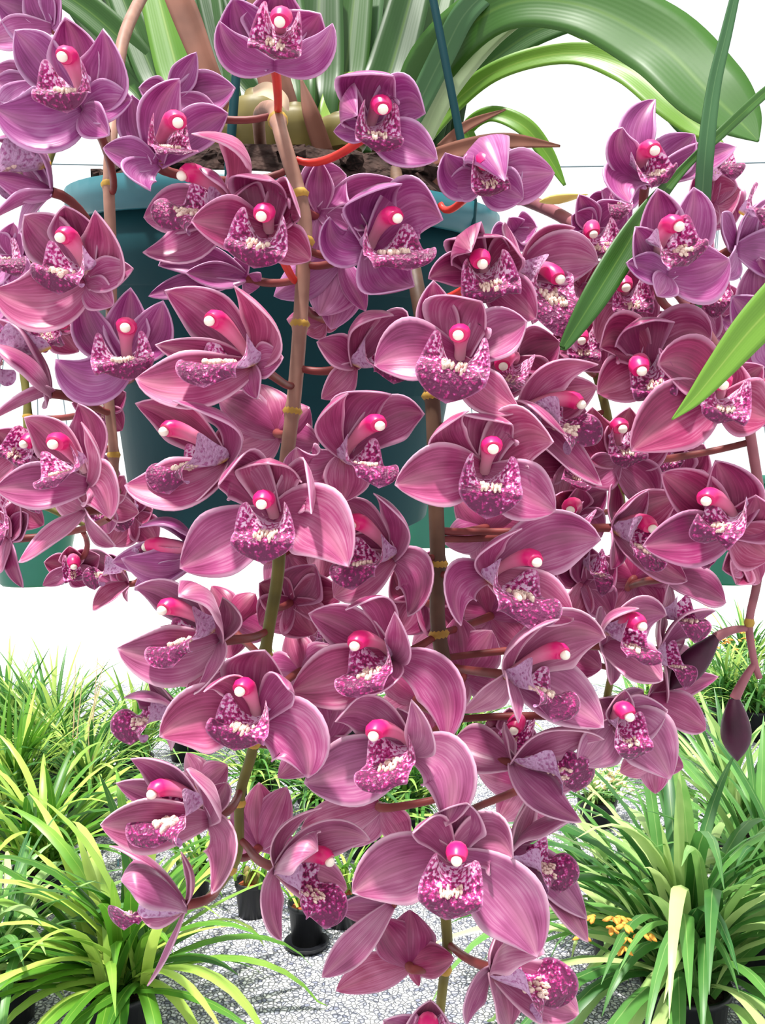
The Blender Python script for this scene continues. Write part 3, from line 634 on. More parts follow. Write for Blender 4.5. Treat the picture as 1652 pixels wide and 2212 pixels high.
FL('wine orchid with round dark lip at mid height near the right edge', (1582, 1150), .40, (-14, 2), (1545, 995, 105, .2, 1590, 1060, -.1),
   [(1428, 1022, 88, .1, 1500, 1060, -.1), (1632, 1070, 105, .3, 1660, 1120, 0)], [(1388, 1180, 100, .2), (1665, 1205, 100, 0)], (1524, 1080), (1522, 1175, 98), mat='wine')
FL('shaded orchid bloom turned right below the dark wine one, lilac lip side', (1325, 1140), .44, (46, 0), (1400, 1060, 84, .2), [(1465, 1070, 95, 0), (1330, 1040, 60, -.2)], [(1485, 1255, 88, .1, 1400, 1220, .1), (1320, 1230, 60, .2)], (1405, 1140), (1395, 1232, 62), mat='wine')
FL('pink pointed-sepal orchid bloom facing away at right, above the maroon buds', (1440, 1250), .47, (60, 5), (1500, 1200, 70), [(1540, 1215, 60)], [(1568, 1302, 98, .1), (1430, 1320, 60)], None, (1520, 1230, 50), mat='rose')
FL('right-turned orchid at the right side of the cascade, small speckled lip over pointed sepal', (1300, 1395), .42, (46, 2), (1380, 1315, 62, .4, 1290, 1300, .2), [(1440, 1330, 86, 0, 1370, 1290, -.1), (1300, 1310, 60, -.3)],
   [(1432, 1470, 92, .2), (1320, 1480, 60, .2)], (1382, 1350), (1388, 1436, 66), mat='dusty')
FL('orchid bloom facing away behind the upper maroon bud', (1425, 1405), .46, (60, 5), (1545, 1320, 88, .1, 1460, 1310, .1), [(1430, 1320, 60), (1480, 1380, 50)], [(1440, 1520, 70), (1500, 1440, 50)], None, (1500, 1390, 54), mat='dusty')
FL('orchid bloom turned right at the right margin, long pink sepal pointing to the black pots', (1400, 1510), .46, (50, 5), (1470, 1440, 50), [(1552, 1462, 52)], [(1525, 1576, 82, .1), (1370, 1560, 50)], None, (1480, 1490, 40), mat='rose')
FL('orchid bloom with scarlet-topped column, lower right, above the gravel', (1325, 1560), .42, (18, 0), (1350, 1490, 58, .2), [(1292, 1510, 66, 0), (1442, 1535, 90, .1), (1390, 1490, 60, -.2)],
   [(1448, 1684, 112, .1, 1400, 1570, .1), (1250, 1655, 90, 0)], (1356, 1545), (1362, 1642, 80), mat='dusty')
FL('orchid bloom hanging from a reddish stalk right of the lower stem, pale striped upper petal', (1108, 1650), .42, (58, -6), (1305, 1598, 115, .2, 1190, 1540, .1), [(975, 1605, 95, -.3), (1090, 1560, 60, -.3)],
   [(1256, 1776, 105, .3, 1130, 1720, .2), (1250, 1690, 70, -.3)], None, (1240, 1712, 74), mat='dusty', pm='pedicel', ped=(985, 1640, .45))
FL('small dark orchid bloom between the two right-turned blooms of the lower cascade', (1100, 1585), .465, (0, 0), (1100, 1530, 50), [(1050, 1560, 60), (1150, 1560, 60)], [(1040, 1620, 60), (1160, 1620, 60)], (1110, 1575), (1090, 1605, 60), mat='wine')
FL('dark orchid bloom behind the yellow-spotted bloom at right centre', (1240, 1110), .48, (20, 0), (1250, 1050, 60), [(1200, 1070, 60), (1310, 1060, 60)], [(1300, 1160, 70), (1200, 1180, 60)], (1230, 1100), (1225, 1140, 50), mat='wine')
FL('orchid bloom in the shade between the yellow-spotted bloom and the right cluster', (1260, 1260), .48, (20, 0), (1270, 1180, 80), [(1200, 1200, 70), (1330, 1210, 80)], [(1320, 1330, 70), (1230, 1340, 60)], None, (1300, 1290, 40), mat='wine')
FL('crimson ribbed orchid petals near the right edge beneath the round-lipped bloom', (1600, 1200), .45, (30, 0), None, [(1590, 1262, 80)], [(1560, 1230, 60), (1640, 1260, 60)], None, None, mat='wine')
FL('small orchid bloom behind the yellow bract below the pot rim at right', (1110, 500), .50, (0, 0), (1100, 470, 44), [(1160, 490, 60), (1060, 520, 50)], [(1150, 540, 50)], None, None, mat='violet')
FL('violet orchid bloom behind the arch of leaf in the right cluster, lip lit pale pink', (1540, 660), .50, (-10, 0), (1545, 600, 60), [(1480, 650, 60), (1610, 640, 60)], [(1480, 740, 80), (1600, 740, 80)], None, (1545, 690, 60), mat='rose')
FL('dark orchid petals filling behind the wine bloom with red-lit hood', (1250, 740), .50, (0, 0), (1255, 680, 80), [(1190, 730, 70), (1310, 700, 70)], [(1300, 800, 70), (1200, 800, 70)], (1255, 735), (1255, 780, 70), mat='wine')
FL('orchid petals filling behind between the leaf-covered and round-lipped wine blooms', (1460, 1040), .50, (0, 0), (1450, 960, 80), [(1380, 1010, 80), (1520, 960, 80)], [(1400, 1120, 80), (1540, 1060, 60)], None, (1430, 1040, 50), mat='wine')
FL('orchid petals behind the hanging sepal, centre of the cascade', (905, 1290), .49, (0, 0), (930, 1190, 80), [(850, 1230, 80), (1000, 1240, 80)], [(860, 1370, 84), (1000, 1370, 84)], None, None, mat='wine')
FL('orchid petals behind the stem between the big middle bloom and the left hood bloom', (630, 1300), .49, (0, 0), (680, 1220, 90), [(560, 1260, 70), (740, 1280, 90)], [(560, 1350, 80), (680, 1370, 90)], None, None, mat='wine')
FL('small distant orchid bloom seen through the gap left of the middle stem below the pot', (700, 1400), .62, (30, 0), (670, 1360, 44), [(640, 1400, 44), (730, 1370, 44)], [(650, 1440, 50), (720, 1450, 44)], None, (690, 1420, 30), mat='wine')
# two small dark blooms below the left cluster
FL('small orchid bloom hanging lowest of the left cluster, pointed sepal over the white background', (278, 1262), .62, (-60, 0), (170, 1195, 70), [(230, 1200, 60), (250, 1220, 40)], [(200, 1318, 62, .1), (275, 1300, 30)], None, (205, 1275, 46), mat='wine', ped=(300, 1180, .60))
FL('small dark-centred orchid bloom under the left cluster', (160, 1225), .64, (10, -6), (150, 1180, 44), [(95, 1215, 44, .1), (215, 1200, 50)], [(92, 1265, 30), (195, 1262, 50)], (160, 1222), (165, 1255, 40), mat='wine', ped=(180, 1150, .57))
FL('dim orchid bloom behind the pot bottom left, above the magenta profile bloom', (290, 1110), .60, (0, 0), (280, 1050, 60), [(230, 1100, 70), (330, 1100, 50)], [(240, 1180, 70), (340, 1170, 60)], None, (265, 1150, 50), mat='wine')

# --- blooms deeper in the cascade, mostly hidden by those in front
def back_bloom(x, y, R, dep, roll, yaw, mat, label, lip=True):
    segs = []
    for k, a in enumerate((90, 162, 18, 234, 306)):
        a = math.radians(a+roll); rr = R*random.uniform(.9, 1.1); fx = max(.55, math.cos(math.radians(yaw)) if abs(yaw) < 90 else 1)
        segs.append((x+rr*math.cos(a)*fx, y-rr*math.sin(a), R*.72))
    FL(label, (x, y), dep, (yaw, 0), segs[0], segs[1:3], segs[3:], (x, y-R*.08) if lip else None, (x+R*.1*math.sin(math.radians(yaw)), y+R*.5, R*.6) if lip else None, mat=mat)
for a in [
 (1235, 1000, 105, .50, 20, 20, 'wine', 'half hidden orchid below the long sepal of the pale striped bloom', True),
 (1180, 1150, 100, .50, -30, 150, 'wine', 'orchid back hidden above the pointed right petal of the yellow-spotted bloom', False),
 (1050, 1140, 100, .49, 40, 165, 'rose', 'orchid back beside the dark stem under the front-facing bloom with folded sepal', False),
 (1060, 1330, 105, .50, 10, 160, 'rose', 'orchid back between the drooping left sepal and the dark stem', False),
 (700, 1150, 100, .49, 30, 160, 'rose', 'orchid back right of the wide front-facing bloom at the pot bottom', False),
 (900, 1510, 100, .48, -20, 165, 'rose', 'orchid back showing beside the dark stem above the drooping right sepal', False),
 (650, 1450, 95, .50, 15, 160, 'rose', 'orchid back left of the left-turned bloom with pale column', False),
 (1200, 1400, 100, .50, 30, 10, 'wine', 'shaded orchid behind the lilac lip of the right-turned bloom', True),
 (1370, 1250, 95, .51, 0, 150, 'wine', 'orchid back at the thin green stem in the right cluster', False),
 (1460, 760, 100, .49, 25, 10, 'wine', 'shaded orchid behind the bright green leaf tip', True),
 (1630, 840, 95, .48, -10, -20, 'violet', 'violet orchid on the right edge under the bright green leaf', True),
 (1190, 900, 90, .52, 45, 20, 'wine', 'deep wine orchid behind the heart of the pale striped bloom', True),
 (30, 1090, 80, .54, 20, 0, 'wine', 'dark orchid at the left edge above the far left green pot', True),
 (170, 1010, 85, .52, 45, 10, 'wine', 'dark orchid behind the heart of the star-shaped left bloom', False),
 (215, 880, 70, .54, 10, 20, 'wine', 'small shaded orchid behind the left stem beside the pot', True),
 (230, 1090, 70, .56, 40, -10, 'rose', 'small orchid in the gap left of the pot bottom', True),
 (20, 650, 90, .53, -20, -20, 'violet', 'violet orchid at the left edge between two profile blooms', False),
 (1130, 1700, 95, .50, 0, 150, 'rose', 'orchid back under the reddish stalk right of the lower stem', False),
 (1330, 760, 85, .53, 30, 0, 'wine', 'very dark orchid right of the cut end of the green blade', False),
 (1250, 620, 85, .53, 10, 10, 'wine', 'dark orchid behind the green blade, upper right', False),
 (960, 1360, 90, .51, 50, 160, 'rose', 'orchid back directly behind the middle of the dark stem', False),
 (1410, 1640, 70, .50, 40, 160, 'rose', 'small orchid back under the bloom with scarlet-topped column', False),
 (430, 1700, 80, .48, 20, 160, 'dusty', 'orchid back behind the white curled tip at lower left', False),
 (1480, 560, 90, .50, 30, -10, 'rose', 'bright rose orchid behind the dark violet one in front of the vertical leaf', False),
 (620, 1190, 90, .50, 10, 165, 'wine', 'orchid back tucked under the lip of the pot bottom bloom', False),
 (500, 1340, 80, .50, 30, 165, 'wine', 'shaded orchid back right of the rounded pale hood', False),
 ]: back_bloom(*a)
# ------------------------------------------------------------------ buds and bracts
def bud(tipx, tipy, bx, by, ax, ay, dep, rad, label):
    B = at(bx, by, dep); T = at(tipx, tipy, dep-.004); A = at(ax, ay, dep)
    root = empty('orchid_bud', A, label, 'flower bud', 'maroon orchid buds')
    mb = MB(); n = 14; path = [B.lerp(T, k/n) for k in range(n+1)]
    r = [rad*(.35+.65*math.sin(PI*min(1, (k/n)/.55)/2))*(1 if k/n < .55 else max(.02, 1-((k/n-.55)/.45)**2.0)) for k in range(n+1)]
    tube(mb, path, r, 14); mb.build('bud', M['bud'], root, A)
    P = [A, A.lerp(B, .5)+Vector((0, 0, .003)), B]
    m2 = MB(); tube(m2, [bez(P, k/8) for k in range(9)], [.0016+.0012*k/8 for k in range(9)], 10); m2.build('pedicel', M['mauvestem'], root, A)
bud(1446, 1490, 1545, 1378, 1612, 1358,   .46, .0074, 'dark maroon pointed bud tilted down left, upper of the two at the right edge')
bud(1592, 1645, 1586, 1510, 1632, 1432, .46, .0078, 'dark maroon oval bud hanging straight down over the gravel, lower of the two')
mb = MB()
for i, (px, py, dx, dy) in enumerate([(1195, 432, 75, -12)]):
    A = at(px-30, py+4, .55); B = at(px+dx, py+dy, .54)
    tube(mb, [A.lerp(B, k/8) for k in range(9)], [.001, .004, .006, .0066, .006, .005, .0035, .002, .0004], 10, flat=.35)
tag(mb.build('bract', M['yellow']), 'pale yellow papery bract beside the arching stem right of the pot', 'bract')

# ------------------------------------------------------------------ big strap leaves of the hanging plant
def strap(pts, mat, fold=0.25, k=8, rnd=None, twist=0):
    """pts (px, py, depth, width px) ribbon facing roughly the viewer"""
    cs = catmull(pts, k); P = [at(c[0], c[1], c[2]) for c in cs]; n = len(P); rows = []; uvs = []
    r = random.random() if rnd is None else rnd
    for i in range(n):
        t = (P[min(n-1, i+1)]-P[max(0, i-1)]).normalized()
        s = t.cross(VIEW)
        if s.length < .05: s = Vector((1, 0, 0))
        s.normalize()
        if twist: s = Matrix.Rotation(twist*i/(n-1), 3, t) @ s
        nn = s.cross(t); hw = cs[i][3]/2*cs[i][2]/F
        row = []; uv = []
        for j in range(7):
            v = -1+j/3; row.append(P[i]+s*hw*v-nn*hw*fold*(1-abs(v))); uv.append((r, j/6))
        rows.append(row); uvs.append(uv)
    mb = MB(); mb.grid(rows, uvs); return mb
plant = empty('orchid_plant', at(640, 345, .66), 'large hanging orchid plant with long arching green strap leaves above the teal pot', 'plant')
PO = Vector(plant.location)
def L(pts, mat, fold=.25, name='leaf', label=None, twist=0, rnd=None):
    mb = strap(pts, mat, fold, rnd=rnd, twist=twist); o = mb.build(name, M[mat], plant, PO)
    md = o.modifiers.new('thickness', 'SOLIDIFY'); md.thickness = .0006
    if label: o['label'] = label
    return o
L([(860, 330, .68, 60), (930, 140, .66, 110), (1080, 10, .62, 120), (1250, 5, .60, 140), (1420, 85, .58, 170), (1530, 190, .56, 165), (1600, 260, .55, 100), (1638, 305, .545, 4)], 'leaf', .12, rnd=.35)
L([(880, 340, .70, 40), (970, 230, .70, 44), (1080, 148, .68, 42), (1230, 112, .66, 52), (1350, 140, .64, 80), (1440, 210, .62, 84), (1500, 265, .61, 60), (1562, 310, .60, 4)], 'leaflime', .2, rnd=.2)
L([(870, 330, .72, 40), (960, 225, .71, 56), (1060, 130, .70, 62), (1170, 58, .69, 66), (1290, 40, .68, 60), (1400, 130, .67, 90), (1480, 260, .67, 60), (1530, 330, .67, 6)], 'leaf', .2, rnd=.2)
L([(900, 330, .67, 40), (950, 210, .66, 58), (1020, 110, .65, 66), (1090, 45, .64, 60), (1180, -20, .62, 70)], 'leafpale', .15)
L([(840, 340, .66, 40), (900, 230, .65, 50), (960, 110, .64, 54), (1010, 20, .63, 54), (1100, -60, .62, 50)], 'leafblue', .2)
L([(1040, 330, .72, 20), (1010, 280, .72, 30), (1060, 245, .71, 34), (1130, 270, .70, 40), (1180, 330, .70, 34), (1220, 400, .70, 6)], 'leaflime', .2, rnd=.1)
L([(1100, 40, .7, 34), (1200, 48, .7, 30), (1262, 85, .7, 4)], 'leaflime', .2)
fan = [(640, 330, 600, -60, 110, 'leaf', .2), (680, 330, 690, -60, 120, 'leaf', .1), (720, 330, 770, -60, 95, 'leaf', .3), (745, 320, 800, -60, 90, 'leafblue', .5), (770, 330, 850, -60, 90, 'leaf', .1),
       (800, 330, 900, -60, 100, 'leaf', .05), (830, 330, 960, -50, 80, 'leaf', .25), (850, 330, 900, 80, 60, 'leaflime', .1), (900, 330, 950, 150, 40, 'leaflime', .9), (560, 330, 520, -50, 90, 'leaf', .1),
       (500, 330, 440, -50, 80, 'leaf', .15), (420, 330, 330, -50, 90, 'leaflime', .05), (380, 330, 250, -40, 70, 'leaf', .2), (330, 320, 160, -30, 60, 'leaf', .25), (620, 330, 640, 0, 80, 'leafblue', .1), (700, 330, 740, 150, 60, 'leaflime', .5),
       (460, 330, 420, 100, 50, 'leaf', .1), (350, 330, 200, 150, 34, 'leafblue', .4)]
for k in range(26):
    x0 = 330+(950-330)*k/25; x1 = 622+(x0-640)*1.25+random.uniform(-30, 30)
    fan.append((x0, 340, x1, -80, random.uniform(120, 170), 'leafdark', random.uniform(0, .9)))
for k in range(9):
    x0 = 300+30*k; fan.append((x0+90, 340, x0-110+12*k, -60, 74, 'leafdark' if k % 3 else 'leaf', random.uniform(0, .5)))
for i, (x0, y0, x1, y1, wd, m, r) in enumerate(fan):
    xm = (x0+x1)/2+random.uniform(-12, 12); d = .70+.012*(i % 5)+(.05 if m == 'leafdark' else 0)
    L([(x0, y0, d, wd*.6), ((x0*2+xm)/3, (y0*2+y1)/3+10, d, wd*.85), (xm, (y0+y1)/2, d+.01, wd), (x1, y1, d+.03, wd*.8)], m, .3, rnd=r)
L([(430, 330, .74, 50), (310, 140, .74, 66), (190, 20, .74, 66), (60, -60, .74, 50)], 'leaf', .25, rnd=.2)
L([(390, 330, .75, 36), (250, 170, .75, 46), (120, 105, .75, 46), (-30, 80, .75, 40)], 'leafblue', .25, rnd=.3)
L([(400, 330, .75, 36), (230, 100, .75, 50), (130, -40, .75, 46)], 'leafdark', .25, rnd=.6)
L([(640, 330, .66, 60), (600, 200, .66, 70), (560, 60, .67, 60), (520, -60, .68, 50)], 'brown', .3, 'dry_leaf', 'brown dry sheath among the green leaves')
L([(520, 330, .66, 50), (450, 160, .65, 50), (400, 30, .66, 60), (360, -60, .67, 50)], 'brown', .3, 'dry_leaf')
L([(700, 330, .64, 40), (670, 240, .63, 34), (650, 170, .64, 4)], 'brown', .3, 'dry_leaf')
L([(880, 360, .60, 40), (1000, 320, .57, 40), (1100, 304, .56, 34), (1210, 315, .56, 4)], 'brown', .2, 'dry_leaf')
L([(950, 320, .60, 20), (1010, 270, .60, 22), (1092, 236, .60, 3)], 'brown', .2, 'dry_leaf')
L([(1030, 410, .60, 34), (980, 385, .58, 40), (880, 378, .57, 40), (780, 372, .57, 30)], 'brown', .2, 'dry_leaf')
for (x0, y0, x1, y1, r) in ((560, 330, 555, 200, .022), (640, 330, 640, 230, .02), (740, 330, 735, 250, .02), (840, 330, 850, 260, .018), (480, 330, 470, 260, .018)):
    A = at(x0, y0, .66); B = at(x1, y1, .66)
    mb = MB(); tube(mb, [A.lerp(B, k/8) for k in range(9)], [r*(.75+.35*math.sin(PI*k/8))*(1 if k < 7 else .55) for k in range(9)], 14)
    mb.build('pseudobulb', M['bulb'], plant, PO)
mb = strap([(545, 200, .60, 20), (575, 192, .59, 34), (610, 215, .58, 26), (622, 240, .58, 4)], 'paletan'); mb.build('dry_sheath', M['paletan'], plant, PO)

# leaves of neighbouring plants crossing the right side
def loose(pts, mat, label, fold=.25, rnd=.3):
    mb = strap(pts, mat, fold, rnd=rnd); c = at(*pts[0][:3]); o = mb.build('orchid_leaf', M[mat], None, c)
    md = o.modifiers.new('thickness', 'SOLIDIFY'); md.thickness = .0006
    tag(o, label, 'leaf', 'single strap leaves crossing the right side')
loose([(1600, -60, .40, 16), (1572, 60, .40, 24), (1542, 190, .40, 30), (1524, 340, .40, 36), (1515, 500, .41, 32), (1510, 640, .42, 20), (1510, 670, .42, 4)], 'leafblue', 'narrow grey-green leaf hanging vertically in front of the upper right blooms', rnd=.1)
loose([(1720, 150, .43, 16), (1652, 200, .42, 22), (1560, 285, .41, 22), (1480, 360, .41, 18), (1400, 455, .40, 40), (1345, 545, .395, 62), (1280, 650, .39, 56), (1222, 742, .39, 24), (1216, 750, .39, 4)], 'leaf', 'dark green leaf blade with cut end lying diagonally right of the pot', rnd=.25)
loose([(1760, 560, .34, 90), (1690, 640, .34, 94), (1620, 715, .34, 82), (1550, 800, .34, 58), (1500, 860, .34, 34), (1452, 906, .34, 3)], 'leaflime', 'bright lime green leaf tip pointing down left across the right cluster', .2, rnd=.12)

# ------------------------------------------------------------------ main pot
def pot(cx, depth, ytop, ybot, rtop, rbot, mats, label, tilt=0.0, wires=None, group=None, rim_h=.022, bark=None, name='hanging_pot', nw=(45, 165, 285), pitch=0.0, coll=.92):
    top = at(cx, ytop, depth); bot = at(cx, ybot, depth); h = top.z-bot.z
    c = Vector((top.x, depth, bot.z)); ax = Matrix.Rotation(pitch, 3, 'X') @ Matrix.Rotation(tilt, 3, 'Y') @ Vector((0, 0, 1)); c = top-ax*h
    root = empty(name, c, label, 'pot', group)
    mb = MB(); t = .003
    sh = rbot+(rtop-rbot)*coll
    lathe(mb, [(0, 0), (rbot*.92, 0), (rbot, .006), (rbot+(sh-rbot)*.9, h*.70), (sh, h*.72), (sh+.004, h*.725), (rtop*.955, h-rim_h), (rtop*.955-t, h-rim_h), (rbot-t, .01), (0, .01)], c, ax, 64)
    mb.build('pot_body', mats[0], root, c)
    mb = MB(); lathe(mb, [(rtop*.955, h-rim_h), (rtop, h-rim_h), (rtop*1.012, h-rim_h*.5), (rtop*1.012, h), (rtop*.95, h), (rtop*.95, h-rim_h), (rtop*.955, h-rim_h)], c, ax, 64)
    mb.build('rim', mats[1], root, c)
    if wires:
        wm = MB()
        for deg in nw:
            a = math.radians(deg)
            s = ax.cross(Vector((0, 1, 0))).normalized(); b = ax.cross(s)
            P0 = c+ax*h+s*(rtop*math.cos(a))+b*(rtop*math.sin(a))
            P1 = P0.lerp(wires, .25)
            wm = MB(); tube(wm, [P0-ax*.02, P0, P0.lerp(wires, .5), wires], .0028 if depth < 1 else .0014, 8); wm.build('hanger', mats[0] if depth < 1 else M['wire'], root, c)
    if bark:
        bm_ = MB(); s0 = rtop*.93
        lathe(bm_, [(s0, h-.03), (s0*.98, h+.004), (s0*.85, h+.022), (s0*.5, h+.03), (0, h+.032)], c, ax, 32)
        for k in range(160):
            a = random.uniform(0, 2*PI); r = s0*math.sqrt(random.random())*.97
            blob(bm_, c+ax*(h+.028-.022*(r/s0)**3)+Vector((r*math.cos(a), r*math.sin(a), r*math.sin(a)*math.sin(pitch))), .010, .007, .005, Matrix.Rotation(random.uniform(0, 6), 3, 'Z') @ Matrix.Rotation(random.uniform(-.6, .6), 3, 'X'), 6, 4, noise=.3)
        o = bm_.build('bark_mix', bark, root, c, smooth=False); o['kind'] = 'stuff'
    return root
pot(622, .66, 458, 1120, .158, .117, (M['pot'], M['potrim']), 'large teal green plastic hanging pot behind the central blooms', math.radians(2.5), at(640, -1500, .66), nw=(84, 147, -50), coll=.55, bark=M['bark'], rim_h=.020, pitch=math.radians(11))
# far hanging pots on their cable
cable_y = 2.4; cz = 2.45
for (cx, yb, rb, lab) in ((72, 1264, .085, 'green hanging pot far left under the left cluster'), (930, 1182, .085, 'green hanging pot seen beyond the main pot, behind the dark stem'), (1560, 1260, .085, 'dark green hanging pot far right beside the right stem')):
    X = (cx-CX)/F*cable_y
    pot(cx, cable_y, yb-230, yb, rb*1.5, rb, (M['potfar'], M['potfar']), lab, 0, Vector((X, cable_y, cz)), 'distant hanging pots')
mb = MB(); tube(mb, [Vector((-3+6*k/20, cable_y, cz+.0012*(k-10)**2)) for k in range(21)], .0022, 8)
tag(mb.build('cable', M['wire']), 'thin steel cable across the sky carrying the distant hanging pots', 'cable')

# ------------------------------------------------------------------ plants on the ground
def ground(px, py):
    d = H*F/(py-CY); return Vector(((px-CX)/F*d, d, 0))
def blades(mb, c, n, length, width, spread, seed, z0=0.1, up=.5):
    rnd = random.Random(seed); n = int(n*1.7); width *= 1.2
    for i in range(n):
        az = rnd.uniform(0, 2*PI); el = rnd.uniform(up, 1.5); ln = length*rnd.uniform(.55, 1.1); dr = rnd.uniform(.4, 1.6)*spread
        p = c+Vector((rnd.gauss(0, .035), rnd.gauss(0, .035), z0)); r = rnd.random()**1.3; wd = width*rnd.uniform(.7, 1.2)
        hv = Vector((math.cos(az), math.sin(az), 0)); s = Vector((-math.sin(az), math.cos(az), 0)); m = 10; rows = []; uvs = []
        e = el
        tw = rnd.uniform(-.5, .5)
        for k in range(m+1):
            u = k/m; t = hv*math.cos(e)+Vector((0, 0, math.sin(e)))
            ss = (Matrix.Rotation(tw*u, 3, t) @ s); nn = t.cross(ss)
            hw = wd/2*(.75+.6*u if u < .3 else .93)*(1 if u < .55 else max(.03, 1-((u-.55)/.45)**1.8))
            rows.append([p-ss*hw, p+nn*hw*.35, p+ss*hw]); uvs.append([(r, 0), (r, .5), (r, 1)])
            p = p+t*(ln/m); e -= dr/m*(1.0+1.2*u)
            if p.z < .01: p.z = .01
    
        mb.grid(rows, uvs)
def ground_plant(px, py, n, length, width, mat, label, potted=True, seed=1, spread=1.0, pr=.085, ph=.16, up=.5, rim='black', barkm='bark', group='potted orchids on the gravel', extra=None):
    g = ground(px, py)
    root = empty('potted_orchid', g, label, 'potted plant', group)
    if potted:
        mb = MB(); lathe(mb, [(0, .0), (pr*.82, 0), (pr*.98, ph-.02), (pr*1.04, ph-.02), (pr*1.06, ph), (pr*.98, ph), (pr*.95, ph-.02), (0, ph-.02)], g, n=32)
        mb.build('pot', M[rim], root, g)
        mb = MB(); blob(mb, g+Vector((0, 0, ph-.022)), pr*.92, pr*.92, .012, None, 20, 6, noise=.06)
        o = mb.build('bark_mix', M[barkm], root, g, smooth=False); o['kind'] = 'stuff'
        bm2 = MB(); rr = random.Random(seed)
        for k in range(5):
            q = g+Vector((rr.uniform(-.4, .4)*pr, rr.uniform(-.4, .4)*pr, ph+.01)); blob(bm2, q, .016, .014, .032, None, 8, 6)
        bm2.build('pseudobulbs', M['bulb'], root, g)
    mb = MB(); blades(mb, g, n, length, width, spread, seed, ph if potted else .06, up)
    mb.build('foliage', M[mat], root, g)
    if extra == 'stake':
        for k in range(5):
            a = g+Vector((random.uniform(-.1, .1), random.uniform(-.05, .05), ph)); m2 = MB()
            tube(m2, [a, a+Vector((random.uniform(0, .03), 0, .35)), a+Vector((random.uniform(.02, .08), 0, random.uniform(.55, .72)))], [.004, .003, .0015], 6); m2.build('old_flower_stem', M['stake'], root, g)
    return root
def tuft(c, n, mat, name, label, r, cat='flower', grp=None):
    mb = MB()
    for k in range(n):
        p = c+Vector((random.gauss(0, r), random.gauss(0, r), random.uniform(0, r*1.2)))
        for q in range(4):
            a = random.uniform(0, 6.3); blob(mb, p+Vector((math.cos(a)*.012, math.sin(a)*.012, .004)), .014, .007, .004, Matrix.Rotation(a, 3, 'Z') @ Matrix.Rotation(.5, 3, 'Y'), 6, 4)
    return tag(mb.build(name, M[mat]), label, cat, grp, 'stuff')
# left
ground_plant(262, 2235, 60, .66, .031, 'clump', 'large bright green strap-leaved orchid in the bottom left foreground', True, 11, .9, .10, .14, .35)
ground_plant(10, 2200, 50, .52, .028, 'clumpR', 'grey-green potted orchid in the bottom left corner', True, 12, 1.1, .10, .14, .3)
ground_plant(90, 1960, 60, .62, .026, 'clump', 'dense green orchid left, behind the bottom left clump', True, 13, .9, .10, .16, .45)
ground_plant(20, 1830, 70, .62, .017, 'clump', 'potted orchid with upright blades on the left edge', True, 14, .6, .10, .17, .8)
ground_plant(190, 1800, 90, .58, .016, 'clumpF', 'orchid with pale dry flower stems standing among its leaves, left middle', True, 15, .9, .10, .17, .5, extra='stake')
ground_plant(110, 1730, 90, .70, .017, 'clumpF', 'tall dark-bladed orchid behind the others on the left', True, 16, .7, .11, .18, .7)
ground_plant(10, 1690, 80, .68, .018, 'clumpF', 'farthest orchid on the left edge with upright blades', True, 17, .6, .11, .18, .8)
ground_plant(290, 1700, 80, .60, .016, 'clumpF', 'green orchid just left of the cascade, mid distance', True, 18, .9, .10, .17, .6)
# centre
ground_plant(420, 1945, 14, .34, .016, 'clump', 'black pot with red bark and few leaves under the lower left blooms', True, 21, .7, .062, .13, .6, barkm='orangebark')
ground_plant(545, 1975, 12, .34, .016, 'clump', 'black pot with red bark, second in the row left of centre', True, 22, .7, .062, .13, .6, barkm='orangebark')
ground_plant(662, 2035, 10, .20, .012, 'clump', 'black pot in a saucer on the gravel holding short yellow-green bulbs', True, 23, .8, .062, .14, .7, barkm='orangebark')
ground_plant(740, 1995, 10, .26, .014, 'clump', 'black pot half hidden behind the saucer pot', True, 24, .8, .066, .13, .7, barkm='orangebark')
for (x, y, s) in ((560, 1760, 31), (690, 1790, 32), (800, 1850, 33), (880, 1820, 36)):
    ground_plant(x, y, 70, .48, .016, 'clumpF', {31: 'green orchid behind the lower left olive stem', 32: 'green orchid in the gap left of centre', 33: 'bright green low orchid above the largest low bloom', 36: 'green orchid behind the drooping sepal at lower centre'}[s], True, s, .9, .10, .15, .45)
for (x, y, s) in ((640, 1560, 34), (760, 1600, 35), (400, 1640, 38), (1010, 1640, 37)):
    ground_plant(x, y, 60, .50, .018, 'clumpF', {34: 'distant orchid in the gap left of the middle blooms', 35: 'distant feathery orchid glimpsed in the middle gap', 38: 'distant orchid behind the front-facing lower left bloom', 37: 'distant orchid right of the lower stem'}[s], True, s, 1, .10, .15, .5)
# saucer
g = ground(662, 2045); mb = MB(); lathe(mb, [(0, 0), (.066, 0), (.078, .022), (.075, .022), (.064, .004), (0, .004)], g, n=32)
tag(mb.build('saucer', M['black'], None, g), 'shallow black saucer under the short-bulb pot', 'saucer')
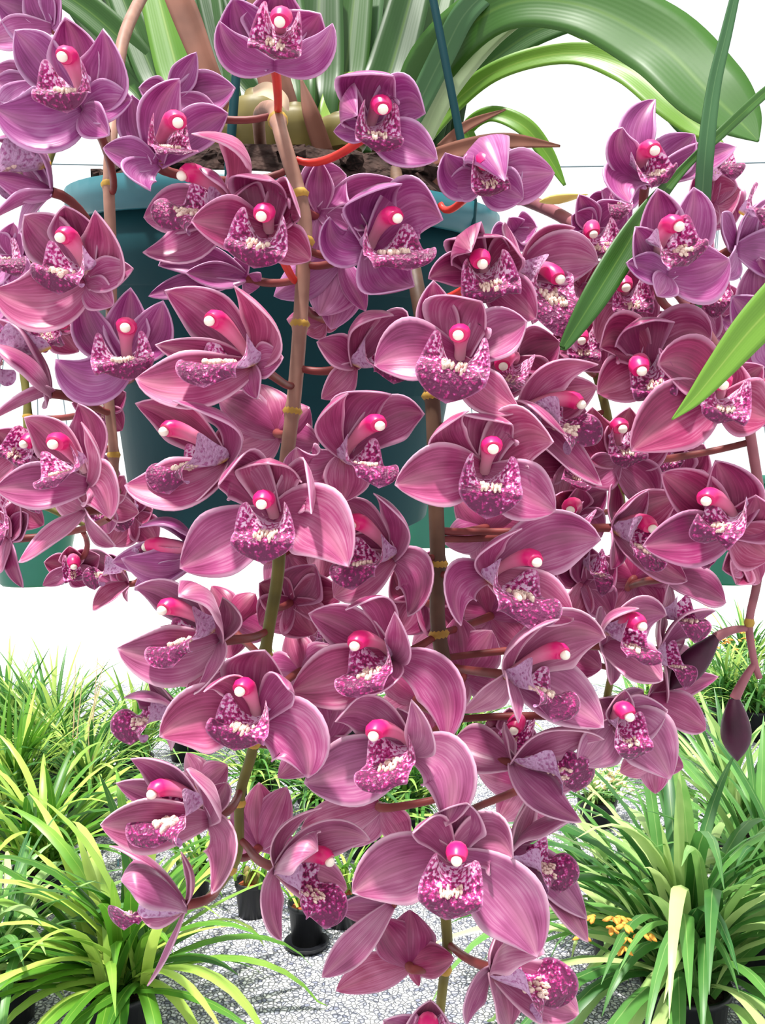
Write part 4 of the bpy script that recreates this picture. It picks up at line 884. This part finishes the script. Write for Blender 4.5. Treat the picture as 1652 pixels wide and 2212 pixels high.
# right
ground_plant(1480, 2250, 92, .90, .034, 'clumpR', 'big pale green strap-leaved orchid in the bottom right foreground', True, 41, 1.0, .12, .17, .4)
ground_plant(1660, 2120, 60, .80, .030, 'clumpR', 'pale green orchid on the bottom right edge', True, 42, .9, .12, .17, .45)
ground_plant(1340, 2080, 36, .50, .024, 'clumpR', 'orchid with orange flowers in the lower right, beside the gravel path', True, 43, .9, .10, .17, .5)
ground_plant(1580, 1880, 60, .66, .026, 'clumpR', 'upright green orchid behind the bottom right clump', True, 44, .6, .11, .17, .7)
ground_plant(1290, 1780, 40, .34, .014, 'clumpR', 'low orchid with straw-coloured flowers, right of the cascade', True, 45, 1.1, .09, .12, .4)
ground_plant(1465, 1620, 50, .42, .016, 'clumpF', 'black pot with arching leaves below the maroon buds', True, 46, 1.1, .085, .20, .4)
ground_plant(1400, 1610, 40, .40, .016, 'clumpF', 'black pot partly behind the lower right bloom', True, 47, 1.1, .085, .20, .4)
ground_plant(1560, 1590, 70, .58, .018, 'clumpF', 'black potted orchid behind the hanging lower bud', True, 48, .9, .085, .20, .6)
ground_plant(1640, 1600, 70, .56, .018, 'clumpF', 'black potted orchid at the right edge, far row', True, 49, .9, .085, .20, .6)
ground_plant(1500, 1540, 70, .62, .019, 'clumpF', 'far orchid between the two maroon buds', True, 50, .9, .09, .18, .6)
ground_plant(1610, 1500, 80, .70, .020, 'clumpF', 'farthest orchid on the right, behind the upper bud', True, 51, .9, .10, .18, .6)
ground_plant(1420, 1700, 40, .34, .014, 'clumpR', 'small orchid in a dark pot left of the tall blades at lower right', True, 52, 1.1, .08, .14, .5)
tuft(at(1330, 2020, 2.2), 12, 'orangefl', 'orange_blossom', 'small orange blossoms among the leaves at lower right', .05)
tuft(at(1310, 1715, 3.4), 26, 'palefl', 'straw_blossom', 'straw-coloured blossoms right of the cascade above the gravel', .07)
tuft(at(1580, 1400, 5.6), 14, 'orangefl', 'orange_spray', 'far pale orange blossoms between the buds', .07)
# plant tags
for (px, py, d, lab) in ((255, 1870, 3.4, 'teal plant tag upright in the left clump'), (305, 2030, 2.55, 'teal plant tag in the bottom left foreground clump')):
    a = at(px, py, d); mb = MB(); g2 = Vector((a.x, d, .14)); tube(mb, [g2, g2.lerp(a, .5), a], [.004, .005, .008], 8, flat=.3)
    tag(mb.build('plant_tag', M['tealtag']), lab, 'plant tag', 'teal plant tags')
# far post
a = ground(636, 1352); mb = MB(); tube(mb, [Vector((a.x, 11.5, 0)), Vector((a.x, 11.5, 1.9))], .05, 12)
tag(mb.build('post', M['post']), 'pale blue post far away glimpsed left of the middle blooms', 'post')
